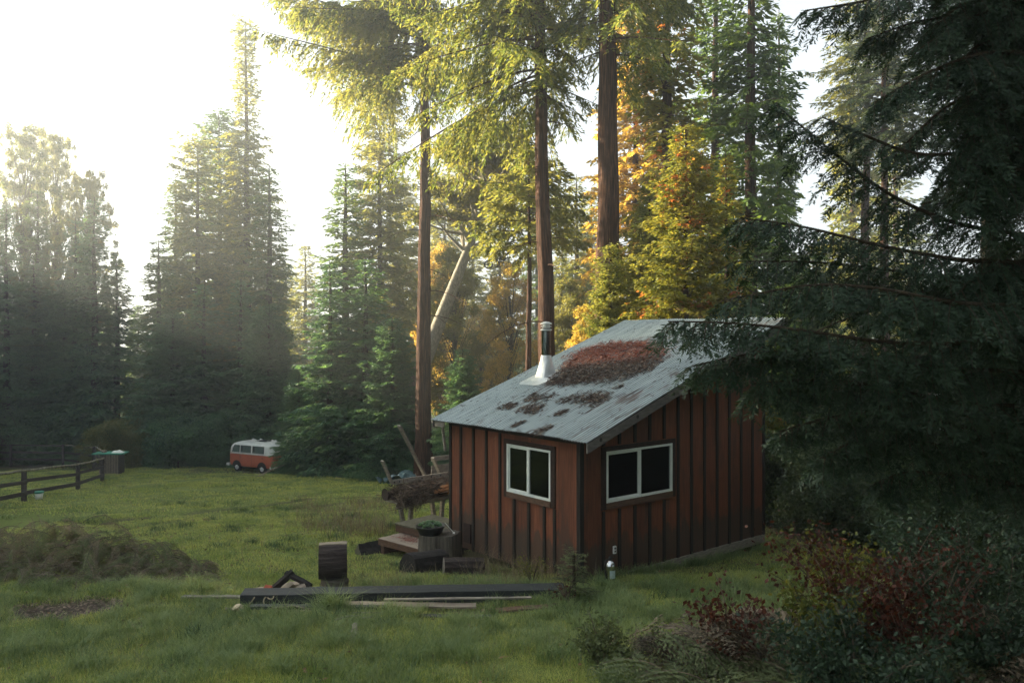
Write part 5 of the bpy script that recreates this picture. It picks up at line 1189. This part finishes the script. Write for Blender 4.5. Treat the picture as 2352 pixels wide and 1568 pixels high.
# ------------------------------------------------------------------ near conifer on the right
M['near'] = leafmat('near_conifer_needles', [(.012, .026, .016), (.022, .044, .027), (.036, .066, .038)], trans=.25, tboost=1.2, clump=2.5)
def near_branch(w, c, pts, r0=.022, tw=.055, twl=.75, r=rng, hang=.5, dens=1.0, nl=.05, nw=.012):
    pts = np.asarray(pts, float); k = len(pts); s0 = np.linspace(0, 1, k); s = np.linspace(0, 1, 26)
    q = np.stack([np.interp(s, s0, pts[:, i]) for i in range(3)], -1)
    for _ in range(4): q[1:-1] = (q[:-2] + 2 * q[1:-1] + q[2:]) / 4
    w.tube(q, r0 * (1 - s * .9) + .003, 6, False)
    L = np.linalg.norm(np.diff(q, axis=0), axis=1).sum(); tan = norm(np.gradient(q, axis=0))
    n = int(L / tw * dens)
    P0, D0, T0 = [], [], []
    for i in range(n):
        u = (i + r.random()) / n; u = .06 + .94 * u
        b = np.array([np.interp(u, s, q[:, a]) for a in range(3)]); t = np.array([np.interp(u, s, tan[:, a]) for a in range(3)])
        h = norm(np.array([t[0], t[1], 0])); a_ = R(r.uniform(30, 65)) * (1 if i % 2 else -1)
        d = np.array([h[0] * math.cos(a_) - h[1] * math.sin(a_), h[0] * math.sin(a_) + h[1] * math.cos(a_), t[2] * .5 - r.uniform(.0, .7)]); d = norm(d)
        tl = twl * (1.05 - u * .72) * r.uniform(.5, 1.15)
        m = 6; v = np.linspace(0, 1, m); line = b + d * (tl * v)[:, None]; line[:, 2] -= hang * tl * v ** 2
        w.tube(line, .006 * (1 - v * .7), 3, False)
        # twiglets
        kk = max(4, int(tl / .035)); uu = (np.arange(kk) + r.random(kk)) / kk
        bp = np.stack([np.interp(uu, v, line[:, a]) for a in range(3)], -1); td = norm(np.array([0, 0, 0]) + (line[-1] - line[0]))
        hh = norm(np.array([td[0], td[1], 0])); sg = np.where(np.arange(kk) % 2 == 0, 1, -1) * np.radians(r.uniform(28, 60, kk))
        dd = norm(np.stack([hh[0] * np.cos(sg) - hh[1] * np.sin(sg), hh[0] * np.sin(sg) + hh[1] * np.cos(sg), td[2] - r.uniform(0, .5, kk)], -1))
        P0.append(bp); D0.append(dd); T0.append(.20 * (1.1 - uu * .7) * r.uniform(.5, 1.2, kk))
        P0.append(line[:-1]); D0.append(norm(np.diff(line, axis=0))); T0.append(np.full(m - 1, tl / (m - 1)))
    bp = np.vstack(P0); dd = np.vstack(D0); tl = np.concatenate(T0)
    m = 18; v = (np.arange(m) + .5) / m
    p = bp[:, None] + dd[:, None] * (tl[:, None] * v)[..., None]; p[..., 2] -= .25 * (tl[:, None] * v ** 2)
    sd_ = norm(np.cross(dd, np.stack([r.normal(0, .35, len(dd)), r.normal(0, .35, len(dd)), np.ones(len(dd))], -1)))
    sg = np.where(np.arange(m) % 2 == 0, 1, -1)[None, :, None]
    a = norm(dd[:, None] * r.uniform(.5, 1.0, (len(dd), m, 1)) + sd_[:, None] * sg * r.uniform(.5, 1, (len(dd), m, 1)) + r.normal(0, .12, (len(dd), m, 3)))
    bb = norm(np.cross(a, np.cross(dd, sd_)[:, None] + r.normal(0, .25, (len(dd), m, 3))))
    kp = r.random((len(dd), m)) < np.clip(tl / .16, .35, 1)[:, None]
    z = r.uniform(.7, 1.2, kp.sum()); c.leaves(p[kp], a[kp], bb[kp], nl * z, nw * z)
def PD(dx, dy, d): return np.array(P(dx, dy, d))
w = G(); c = G()
tx, ty = 5.05, 7.3; tz = gh(tx, ty)
nt_root = empty('conifer', (0, 0, 0), 0, 'near dark conifer whose boughs sweep in from the right edge', 'tree')
zz_ = np.linspace(0, 1, 20); w.tube(np.stack([tx + .05 * np.sin(zz_ * 5), ty + 0 * zz_, tz - .3 + 15 * zz_], -1), .26 * (1 - zz_ * .9), 16, False, bump=.05)
def bough(pp, **kw):
    q = [PD(*p_) for p_ in pp]; root = np.array([tx, ty, min(max(q[0][2] - .3, tz + .4), 14)]); near_branch(w, c, [root] + q, **kw)
BO = [
 ([(2352, -90, 6.6), (2180, -60, 6.3), (2010, 0, 6.1), (1850, 25, 6.0)], dict(twl=.55)),
 ([(2352, 0, 6.8), (2230, 30, 6.6), (2100, 50, 6.4), (1990, 90, 6.3)], dict(twl=.55)),
 ([(2380, 120, 6.2), (2250, 120, 6.0), (2120, 170, 5.9), (2010, 235, 5.9)], dict(twl=.5)),
 ([(2380, 170, 7), (2260, 190, 6.6), (2150, 260, 6.4), (2060, 350, 6.3)], dict(twl=.5)),
 ([(2360, 330, 6.6), (2230, 350, 6.2), (2100, 360, 6.0), (1960, 300, 5.9), (1890, 270, 5.8)], dict(twl=.42, dens=.7)),
 ([(2380, 540, 6.8), (2200, 520, 6.4), (2040, 450, 6.2), (1900, 340, 6.1), (1775, 235, 6.0)], dict(twl=.6)),
 ([(2380, 600, 6.5), (2200, 600, 6.1), (2000, 560, 5.9), (1850, 520, 5.8), (1700, 500, 5.7)], dict(twl=.65)),
 ([(2380, 620, 6.9), (2200, 640, 6.6), (2040, 620, 6.4), (1880, 600, 6.3), (1690, 600, 6.2)], dict(twl=.7)),
 ([(2380, 700, 6.2), (2200, 700, 5.8), (2020, 660, 5.6), (1860, 650, 5.5), (1660, 690, 5.4)], dict(twl=.65)),
 ([(2380, 760, 6.4), (2220, 790, 5.9), (2040, 790, 5.5), (1860, 760, 5.3), (1690, 740, 5.2), (1535, 738, 5.1)], dict(twl=.45, dens=.9)),
 ([(2380, 850, 6.6), (2200, 850, 6.0), (2030, 830, 5.7), (1860, 800, 5.5), (1720, 810, 5.4), (1590, 840, 5.3)], dict(twl=.55)),
 ([(2380, 930, 6.7), (2200, 930, 6.1), (2000, 880, 5.8), (1860, 870, 5.6), (1730, 880, 5.5)], dict(twl=.6)),
 ([(2380, 1000, 6.9), (2200, 980, 6.3), (2020, 940, 6.0), (1890, 960, 5.8), (1790, 990, 5.7)], dict(twl=.55)),
 ([(2380, 1060, 7), (2200, 1030, 6.5), (2040, 1000, 6.2), (1960, 1010, 6.1), (1890, 1050, 6.0)], dict(twl=.5)),
 ([(2380, 1120, 7), (2220, 1090, 6.6), (2080, 1080, 6.4), (2010, 1110, 6.3)], dict(twl=.5)),
 ([(2380, 480, 7.2), (2300, 420, 7.0), (2200, 440, 6.8), (2120, 470, 6.7)], dict(twl=.5)),
 ([(2380, 260, 7.2), (2310, 250, 7.0), (2250, 300, 6.8), (2170, 420, 6.7)], dict(twl=.5)),
] + [([(2400, y0, 6.6 + .4 * (k % 3)), (2330, y0 + 10, 6.3 + .3 * (k % 3)), (2230, y0 + 50, 6.1), (x1, y0 + 110, 6.0)], dict(twl=.7)) for k, (y0, x1) in enumerate([(-150, 2180), (-60, 2160), (60, 2200), (150, 2220), (230, 2240), (310, 2250), (380, 2270), (590, 2180), (-220, 2100), (-10, 2130)])]
for pp, kw in BO: bough(pp, **kw)
r = np.random.default_rng(77)
for i in range(64):                      # the rest of its crown
    z = tz + 2.7 + (i / 64) ** 1.0 * 11.5; az = r.uniform(1.7, 5.2) if i % 4 else r.uniform(-1.2, 1.6); L = (3.3 - 2.0 * (z - tz) / 15) * r.uniform(.65, 1)
    dxs = math.cos(az) * L; ex = tx + dxs; ey = ty + math.sin(az) * L * .8
    if ey < 2.6: ey = 2.6 + r.uniform(0, .5)
    # keep the sky gap at upper left of the tree open
    px_ = CX + F * ex / ey; py_ = HY + F * (CAMZ - z) / ey
    if px_ < 2080 and py_ < 560: L *= .5; ex = tx + math.cos(az) * L
    s = np.linspace(0, 1, 5); pts = np.stack([tx + (ex - tx) * s, ty + (ey - ty) * s, z + L * (.12 * s - .35 * s ** 2 + r.uniform(-.05, .05))], -1)
    near_branch(w, c, pts, twl=.7, tw=.075, r=r)
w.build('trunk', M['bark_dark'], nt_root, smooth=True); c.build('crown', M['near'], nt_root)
print('NEAR', c.n // 4)

# ------------------------------------------------------------------ ferns
M['fern_brown'] = leafmat('dried_bracken', [(.02, .018, .010), (.04, .034, .02), (.08, .065, .04), (.20, .165, .12)], trans=.3, tboost=1, clump=1.6)
M['fern_green'] = leafmat('bracken_green', [(.04, .055, .025), (.08, .11, .045), (.13, .16, .07)], trans=.3, tboost=1, clump=1.6)
M['redshrub'] = leafmat('red_autumn_leaves', [(.022, .012, .008), (.05, .016, .011), (.10, .032, .02)], trans=.35, tboost=1, clump=3)
M['yellowshrub'] = leafmat('yellow_green_leaves', [(.04, .06, .015), (.08, .105, .025), (.15, .16, .035)], trans=.4, tboost=1.2, clump=3)
def frond(g, base, d0, L, r, wd=.27, droop=.8, curl=0.):
    npn = 24; s = np.linspace(0, 1, 12); h = norm(np.array([d0[0], d0[1], 0]))
    q = base + d0 * (L * s)[:, None]; q[:, 2] -= droop * L * s ** 2.2
    fw_.tube(q, .006 * (1 - s * .75), 4, False)
    tan = norm(np.gradient(q, axis=0)); u = .22 + .78 * (np.arange(npn) + .5) / npn
    bp = np.stack([np.interp(u, s, q[:, a]) for a in range(3)], -1); t = norm(np.stack([np.interp(u, s, tan[:, a]) for a in range(3)], -1))
    side = norm(np.cross(t, np.array([0, 0, 1.]) + r.normal(0, .15, 3)))
    for sg in (1, -1):
        dl = norm(t * .45 + side * sg + np.stack([np.zeros(npn), np.zeros(npn), -r.uniform(.0, .5 + curl, npn)], -1))
        pl = L * wd * np.sin(np.pi * np.clip(.15 + .85 * (1 - u) ** .9, 0, .75)) * r.uniform(.8, 1.1, npn)
        m = 12; v = (np.arange(m) + .5) / m
        p = bp[:, None] + dl[:, None] * (pl[:, None] * v)[..., None]; p[..., 2] -= .25 * pl[:, None] * v ** 2
        s2 = np.where(np.arange(m) % 2 == 0, 1, -1)[None, :, None]
        up = norm(np.cross(t, dl)); sd2 = norm(np.cross(dl, up))
        a = norm(sd2[:, None] * s2 + dl[:, None] * .5 + r.normal(0, .15 + curl * .3, (npn, m, 3))); bb = norm(np.cross(a, up[:, None] + r.normal(0, .3, (npn, m, 3))))
        ll = .19 * pl[:, None] * (1.05 - v) + .010; g.leaves(p.reshape(-1, 3), a.reshape(-1, 3), bb.reshape(-1, 3), ll.reshape(-1), (ll * .30).reshape(-1))
def fern(seed, nf, L, mat, curl=0, up=(.5, 1.25), droop=.75):
    global fw_
    r = np.random.default_rng(seed); g = G(); fw_ = G()
    for i in range(nf):
        az = i * 2.4 + r.uniform(-.3, .3); el = r.uniform(*up); d = np.array([math.cos(az) * math.cos(el), math.sin(az) * math.cos(el), math.sin(el)])
        frond(g, np.array([math.cos(az) * .05, math.sin(az) * .05, 0.]), d, L * r.uniform(.65, 1.1), r, droop=droop * r.uniform(.6, 1.3), curl=curl)
    root = empty('fern', (0, 0, -50)); fw_.build('stems', M['twig'], root); g.build('fronds', M[mat], root); root['H'] = 1; root['R'] = 1
    return root
f1 = fern(1, 15, 1.15, 'fern_brown', .15); f2 = fern(2, 13, 1.3, 'fern_green', .1); f3 = fern(3, 16, 1.0, 'fern_brown', .35, (.2, 1.1), 1.0)
def putf(pr, x, y, s, lab, mat=None, dz=0, group='ferns in the foreground thicket', tilt=(0, 0)):
    o = pr if pr.name not in used else copy_tree(pr)
    used.add(pr.name) if o is pr else None
    o.location = (x, y, gh(x, y) + dz); o.scale = (s, s, s); o.rotation_euler = (tilt[0], tilt[1], random.uniform(0, 6.28)); tag(o, lab, 'fern', group)
    if mat:
        for ch in o.children:
            if ch.name.startswith('fronds'): ch.material_slots[0].link = 'OBJECT'; ch.material_slots[0].material = M[mat]
    return o
def PX(dx, d): return X(dx, d)
FL = [(1575, 8.7, 1.0, 0, 'pale dried fern at the left tip of the foreground thicket', None), (1630, 8.0, 1.15, 1, 'green fern low at the left side of the foreground thicket', None),
      (1700, 8.9, 1.35, 0, 'brown fern beside the bright red leaves of the thicket', None), (1720, 7.8, 1.1, 1, 'green fern at the bottom left of the thicket', None),
      (1800, 8.5, 1.75, 0, 'tall dried fern left of the middle of the thicket', None), (1860, 7.6, 1.2, 1, 'green fern in the bottom middle of the thicket', None),
      (1900, 8.3, 1.8, 2, 'brown arching fern in the middle of the thicket', None), (1985, 7.5, 1.6, 1, 'green fern below the red bush top', None),
      (2060, 7.4, 1.3, 1, 'dim green fern at the bottom edge right of the middle', None), (2120, 7.9, 1.8, 2, 'shaded fern right of the red bush', None),
      (2230, 7.2, 1.6, 1, 'dark green fern near the lower right corner', None), (2330, 7.8, 1.8, 0, 'dark fern against the right edge', None), (1930, 9.4, 1.8, 0, 'fern at the back of the thicket', None), (2080, 9.4, 1.9, 2, 'dried fern at the back right of the thicket', None)]
for dx, d, s, k_, lab, mt in FL: putf((f1, f2, f3)[k_], PX(dx, d), d, s, lab, mt)
def shrub(name, seed, H, Rc, mat, n=9000, lL=.05, lW=.03, label='', xy=(0, 0), nc=36, arch=0.5, cat='bush', group=None):
    r = np.random.default_rng(seed); w = G(); c = G()
    for i in range(nc):
        az = r.uniform(0, 6.28); L = Rc * r.uniform(.4, 1.05); s = np.linspace(0, 1, 9); hh = H * r.uniform(.55, 1.05)
        q = np.stack([np.cos(az + .3 * s) * L * s ** 1.1, np.sin(az + .3 * s) * L * s ** 1.1, hh * (1.5 * s - arch * s ** 2.2)], -1)
        w.tube(q, .012 * (1 - s * .8), 4, False)
        m = int(n / nc); u = r.uniform(.3, 1, m); p = np.stack([np.interp(u, s, q[:, a]) for a in range(3)], -1) + r.normal(0, .05 + .04 * H, (m, 3)) * [1, 1, .7]
        a = norm(r.normal(0, 1, (m, 3)) + [0, 0, -.4]); b = norm(np.cross(a, r.normal(0, 1, (m, 3)))); z = r.uniform(.6, 1.3, m); c.leaves(p, a, b, lL * z, lW * z)
    root = empty(name, (xy[0], xy[1], gh(*xy)), 0, label, cat, group); w.build('stems', M['twig'], root); c.build('foliage', M[mat], root); return root
SB = 'shrubs in the foreground thicket'
shrub('bush', 41, 1.65, 1.1, 'redshrub', 2600, .06, .035, 'bush with dark red leaves topping the foreground thicket', (PX(1985, 8.9), 8.9), 26, group=SB)
shrub('bush', 42, 1.15, .5, 'redshrub', 800, .06, .04, 'small bright red leaved bush at the left of the foreground thicket', (PX(1690, 8.4), 8.4), 12, group=SB)
shrub('bush', 43, 1.35, .8, 'redshrub', 1300, .055, .035, 'dull red bush right of the middle of the thicket', (PX(2110, 8.2), 8.2), 20, group=SB)
shrub('bush', 44, 1.2, .5, 'yellowshrub', 1500, .065, .04, 'yellow green leafed bush in the middle of the thicket', (PX(1890, 8.2), 8.2), 12, group=SB)
shrub('bush', 45, 1.6, .6, 'yellowshrub', 1400, .06, .04, 'yellow green leafy shoots behind the red bush', (PX(1925, 9.6), 9.6), 12, group=SB)
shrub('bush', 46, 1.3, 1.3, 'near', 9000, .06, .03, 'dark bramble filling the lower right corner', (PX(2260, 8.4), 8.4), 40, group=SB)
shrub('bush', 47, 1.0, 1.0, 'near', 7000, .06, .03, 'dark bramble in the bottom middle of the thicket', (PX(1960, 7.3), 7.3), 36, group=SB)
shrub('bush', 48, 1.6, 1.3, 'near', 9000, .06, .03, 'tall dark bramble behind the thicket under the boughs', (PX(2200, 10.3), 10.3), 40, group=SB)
shrub('weed', 51, .55, .35, 'fern_green', 1300, .055, .025, 'dark leafy weed alone at the bottom centre of the grass', (PX(1375, 8.9), 8.9), 14, cat='weed', group='weeds in the grass')
shrub('weed', 52, .40, .5, 'fern_green', 900, .05, .025, 'low sprawling weed right of the bottom centre', (PX(1440, 9.2), 9.2), 12, cat='weed', group='weeds in the grass')
shrub('weed', 53, .55, .3, 'yellowshrub', 500, .035, .02, 'yellow leaved weed at the foot of the front wall', (.35, 13.9), 10, cat='weed', group='weeds in the grass')
shrub('weed', 54, .5, .25, 'redshrub', 60, .05, .03, 'thin weed with a few red leaves below the cabin corner', (.85, 12.3), 8, cat='weed', group='weeds in the grass')
sap = conifer('sapling', 61, 1.5, .22, start=.08, nb=24, lL=.05, lW=.014, tw=.04, lsp=.012, droop=.3, tr=.012, shape=lambda q: q ** .7, mat='fern_green', e0=(.1, .9), limb=.004)
put(sap, 1318, 12.6, 1272, 'small feathery conifer sapling before the cabin corner', 'sapling', None, r=.24)
# bracken mound on the left
g = G(); fw_ = G(); r = np.random.default_rng(90)
for i in range(800):
    t = r.random(); dx = -60 + 580 * t; d = r.uniform(14.0, 16.4) - .3 * t; x = X(dx, d); prof = math.sin(math.pi * min(1, .25 + t * .78)) ** .8
    ridge = math.exp(-((d - 15.3) / 1.0) ** 2)
    b = np.array([x, d, gh(x, d) + r.uniform(0, 1.0) * prof * ridge]); az = r.uniform(0, 6.28); el = r.uniform(-.2, .6)
    frond(g, b, np.array([math.cos(az) * math.cos(el), math.sin(az) * math.cos(el), math.sin(el)]), r.uniform(.4, .8) * (.6 + .5 * prof), r, droop=r.uniform(.5, 1.2), curl=.9)
br = empty('bracken', (0, 0, 0), 0, 'long low mound of dried brown bracken on the left', 'bracken'); br['kind'] = 'stuff'
g.mi = [np.full(len(a_), int(r.random() < .55)) for a_ in g.mi]
fw_.build('stems', M['twig'], br); g.build('fronds', [M['fern_brown'], M['fern_green']], br)
# ------------------------------------------------------------------ light, air, camera
SUN_AZ, SUN_EL = -66.0, 15.0            # degrees from +Y (negative = left), height above horizon
sd = Vector((math.sin(R(SUN_AZ)) * math.cos(R(SUN_EL)), math.cos(R(SUN_AZ)) * math.cos(R(SUN_EL)), math.sin(R(SUN_EL))))
sl = bpy.data.lights.new('sun', 'SUN'); sl.energy = 4.7; sl.angle = R(.9); sl.color = (1, .85, .60)
so = bpy.data.objects.new('sun', sl); C.objects.link(so); so.rotation_euler = sd.to_track_quat('Z', 'Y').to_euler()
wd = bpy.data.worlds.new("World"); bpy.context.scene.world = wd; wd.use_nodes = True
nt = wd.node_tree; bg = nt.nodes['Background']
sky = nt.nodes.new('ShaderNodeTexSky'); sky.sky_type = 'NISHITA'; sky.sun_disc = False
sky.sun_elevation = R(SUN_EL); sky.sun_rotation = R(SUN_AZ); sky.air_density = 1.0; sky.dust_density = 2.0; sky.ozone_density = 1.5
hs = nt.nodes.new('ShaderNodeHueSaturation'); hs.inputs['Saturation'].default_value = .5; nt.links.new(sky.outputs[0], hs.inputs['Color'])
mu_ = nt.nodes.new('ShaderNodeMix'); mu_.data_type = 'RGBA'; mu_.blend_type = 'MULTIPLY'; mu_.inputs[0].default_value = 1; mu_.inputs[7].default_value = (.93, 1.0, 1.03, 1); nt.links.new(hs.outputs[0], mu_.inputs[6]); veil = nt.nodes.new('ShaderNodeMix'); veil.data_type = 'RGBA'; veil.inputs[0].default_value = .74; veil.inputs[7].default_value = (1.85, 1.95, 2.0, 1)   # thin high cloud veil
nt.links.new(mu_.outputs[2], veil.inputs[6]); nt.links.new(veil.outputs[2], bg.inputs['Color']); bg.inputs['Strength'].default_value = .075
if HAZE:
    hz = G(); hz.box(-82, 72, -22, 260, -36, 46)
    hm, hnt, hout = newmat('morning_haze')
    pv = nd(hnt, 'ShaderNodeVolumePrincipled'); pv.inputs['Color'].default_value = (.88, .95, 1, 1)
    pv.inputs['Density'].default_value = HAZE; pv.inputs['Anisotropy'].default_value = .72
    hnt.links.new(pv.outputs[0], hout.inputs['Volume'])
    hob = hz.build('haze', hm); tag(hob, 'pale sunlit morning haze hanging in the air of the clearing', 'haze', kind='stuff')
sc = bpy.context.scene
cam = bpy.data.cameras.new('camera'); co = bpy.data.objects.new('camera', cam); C.objects.link(co)
co.location = (0, 0, CAMZ); co.rotation_euler = (R(90), 0, 0)
cam.sensor_width = 36; cam.lens = 36 * 3000 / 3840; cam.shift_y = -25 / 3840
cam.clip_start = .1; cam.clip_end = 3000
cam.dof.use_dof = True; cam.dof.focus_distance = 17; cam.dof.aperture_fstop = 3.2
sc.camera = co
vs = sc.view_settings; vs.view_transform = 'Standard'; vs.look = 'None'; vs.exposure = EXPO; vs.gamma = 1; vs.use_curve_mapping = False
cy = sc.cycles
cy.max_bounces = 6; cy.diffuse_bounces = 3; cy.glossy_bounces = 2; cy.transmission_bounces = 4; cy.transparent_max_bounces = 6; cy.volume_bounces = 0
cy.use_denoising = True; cy.caustics_reflective = False; cy.caustics_refractive = False; cy.sample_clamp_indirect = 4
cy.use_adaptive_sampling = True; cy.adaptive_threshold = .02
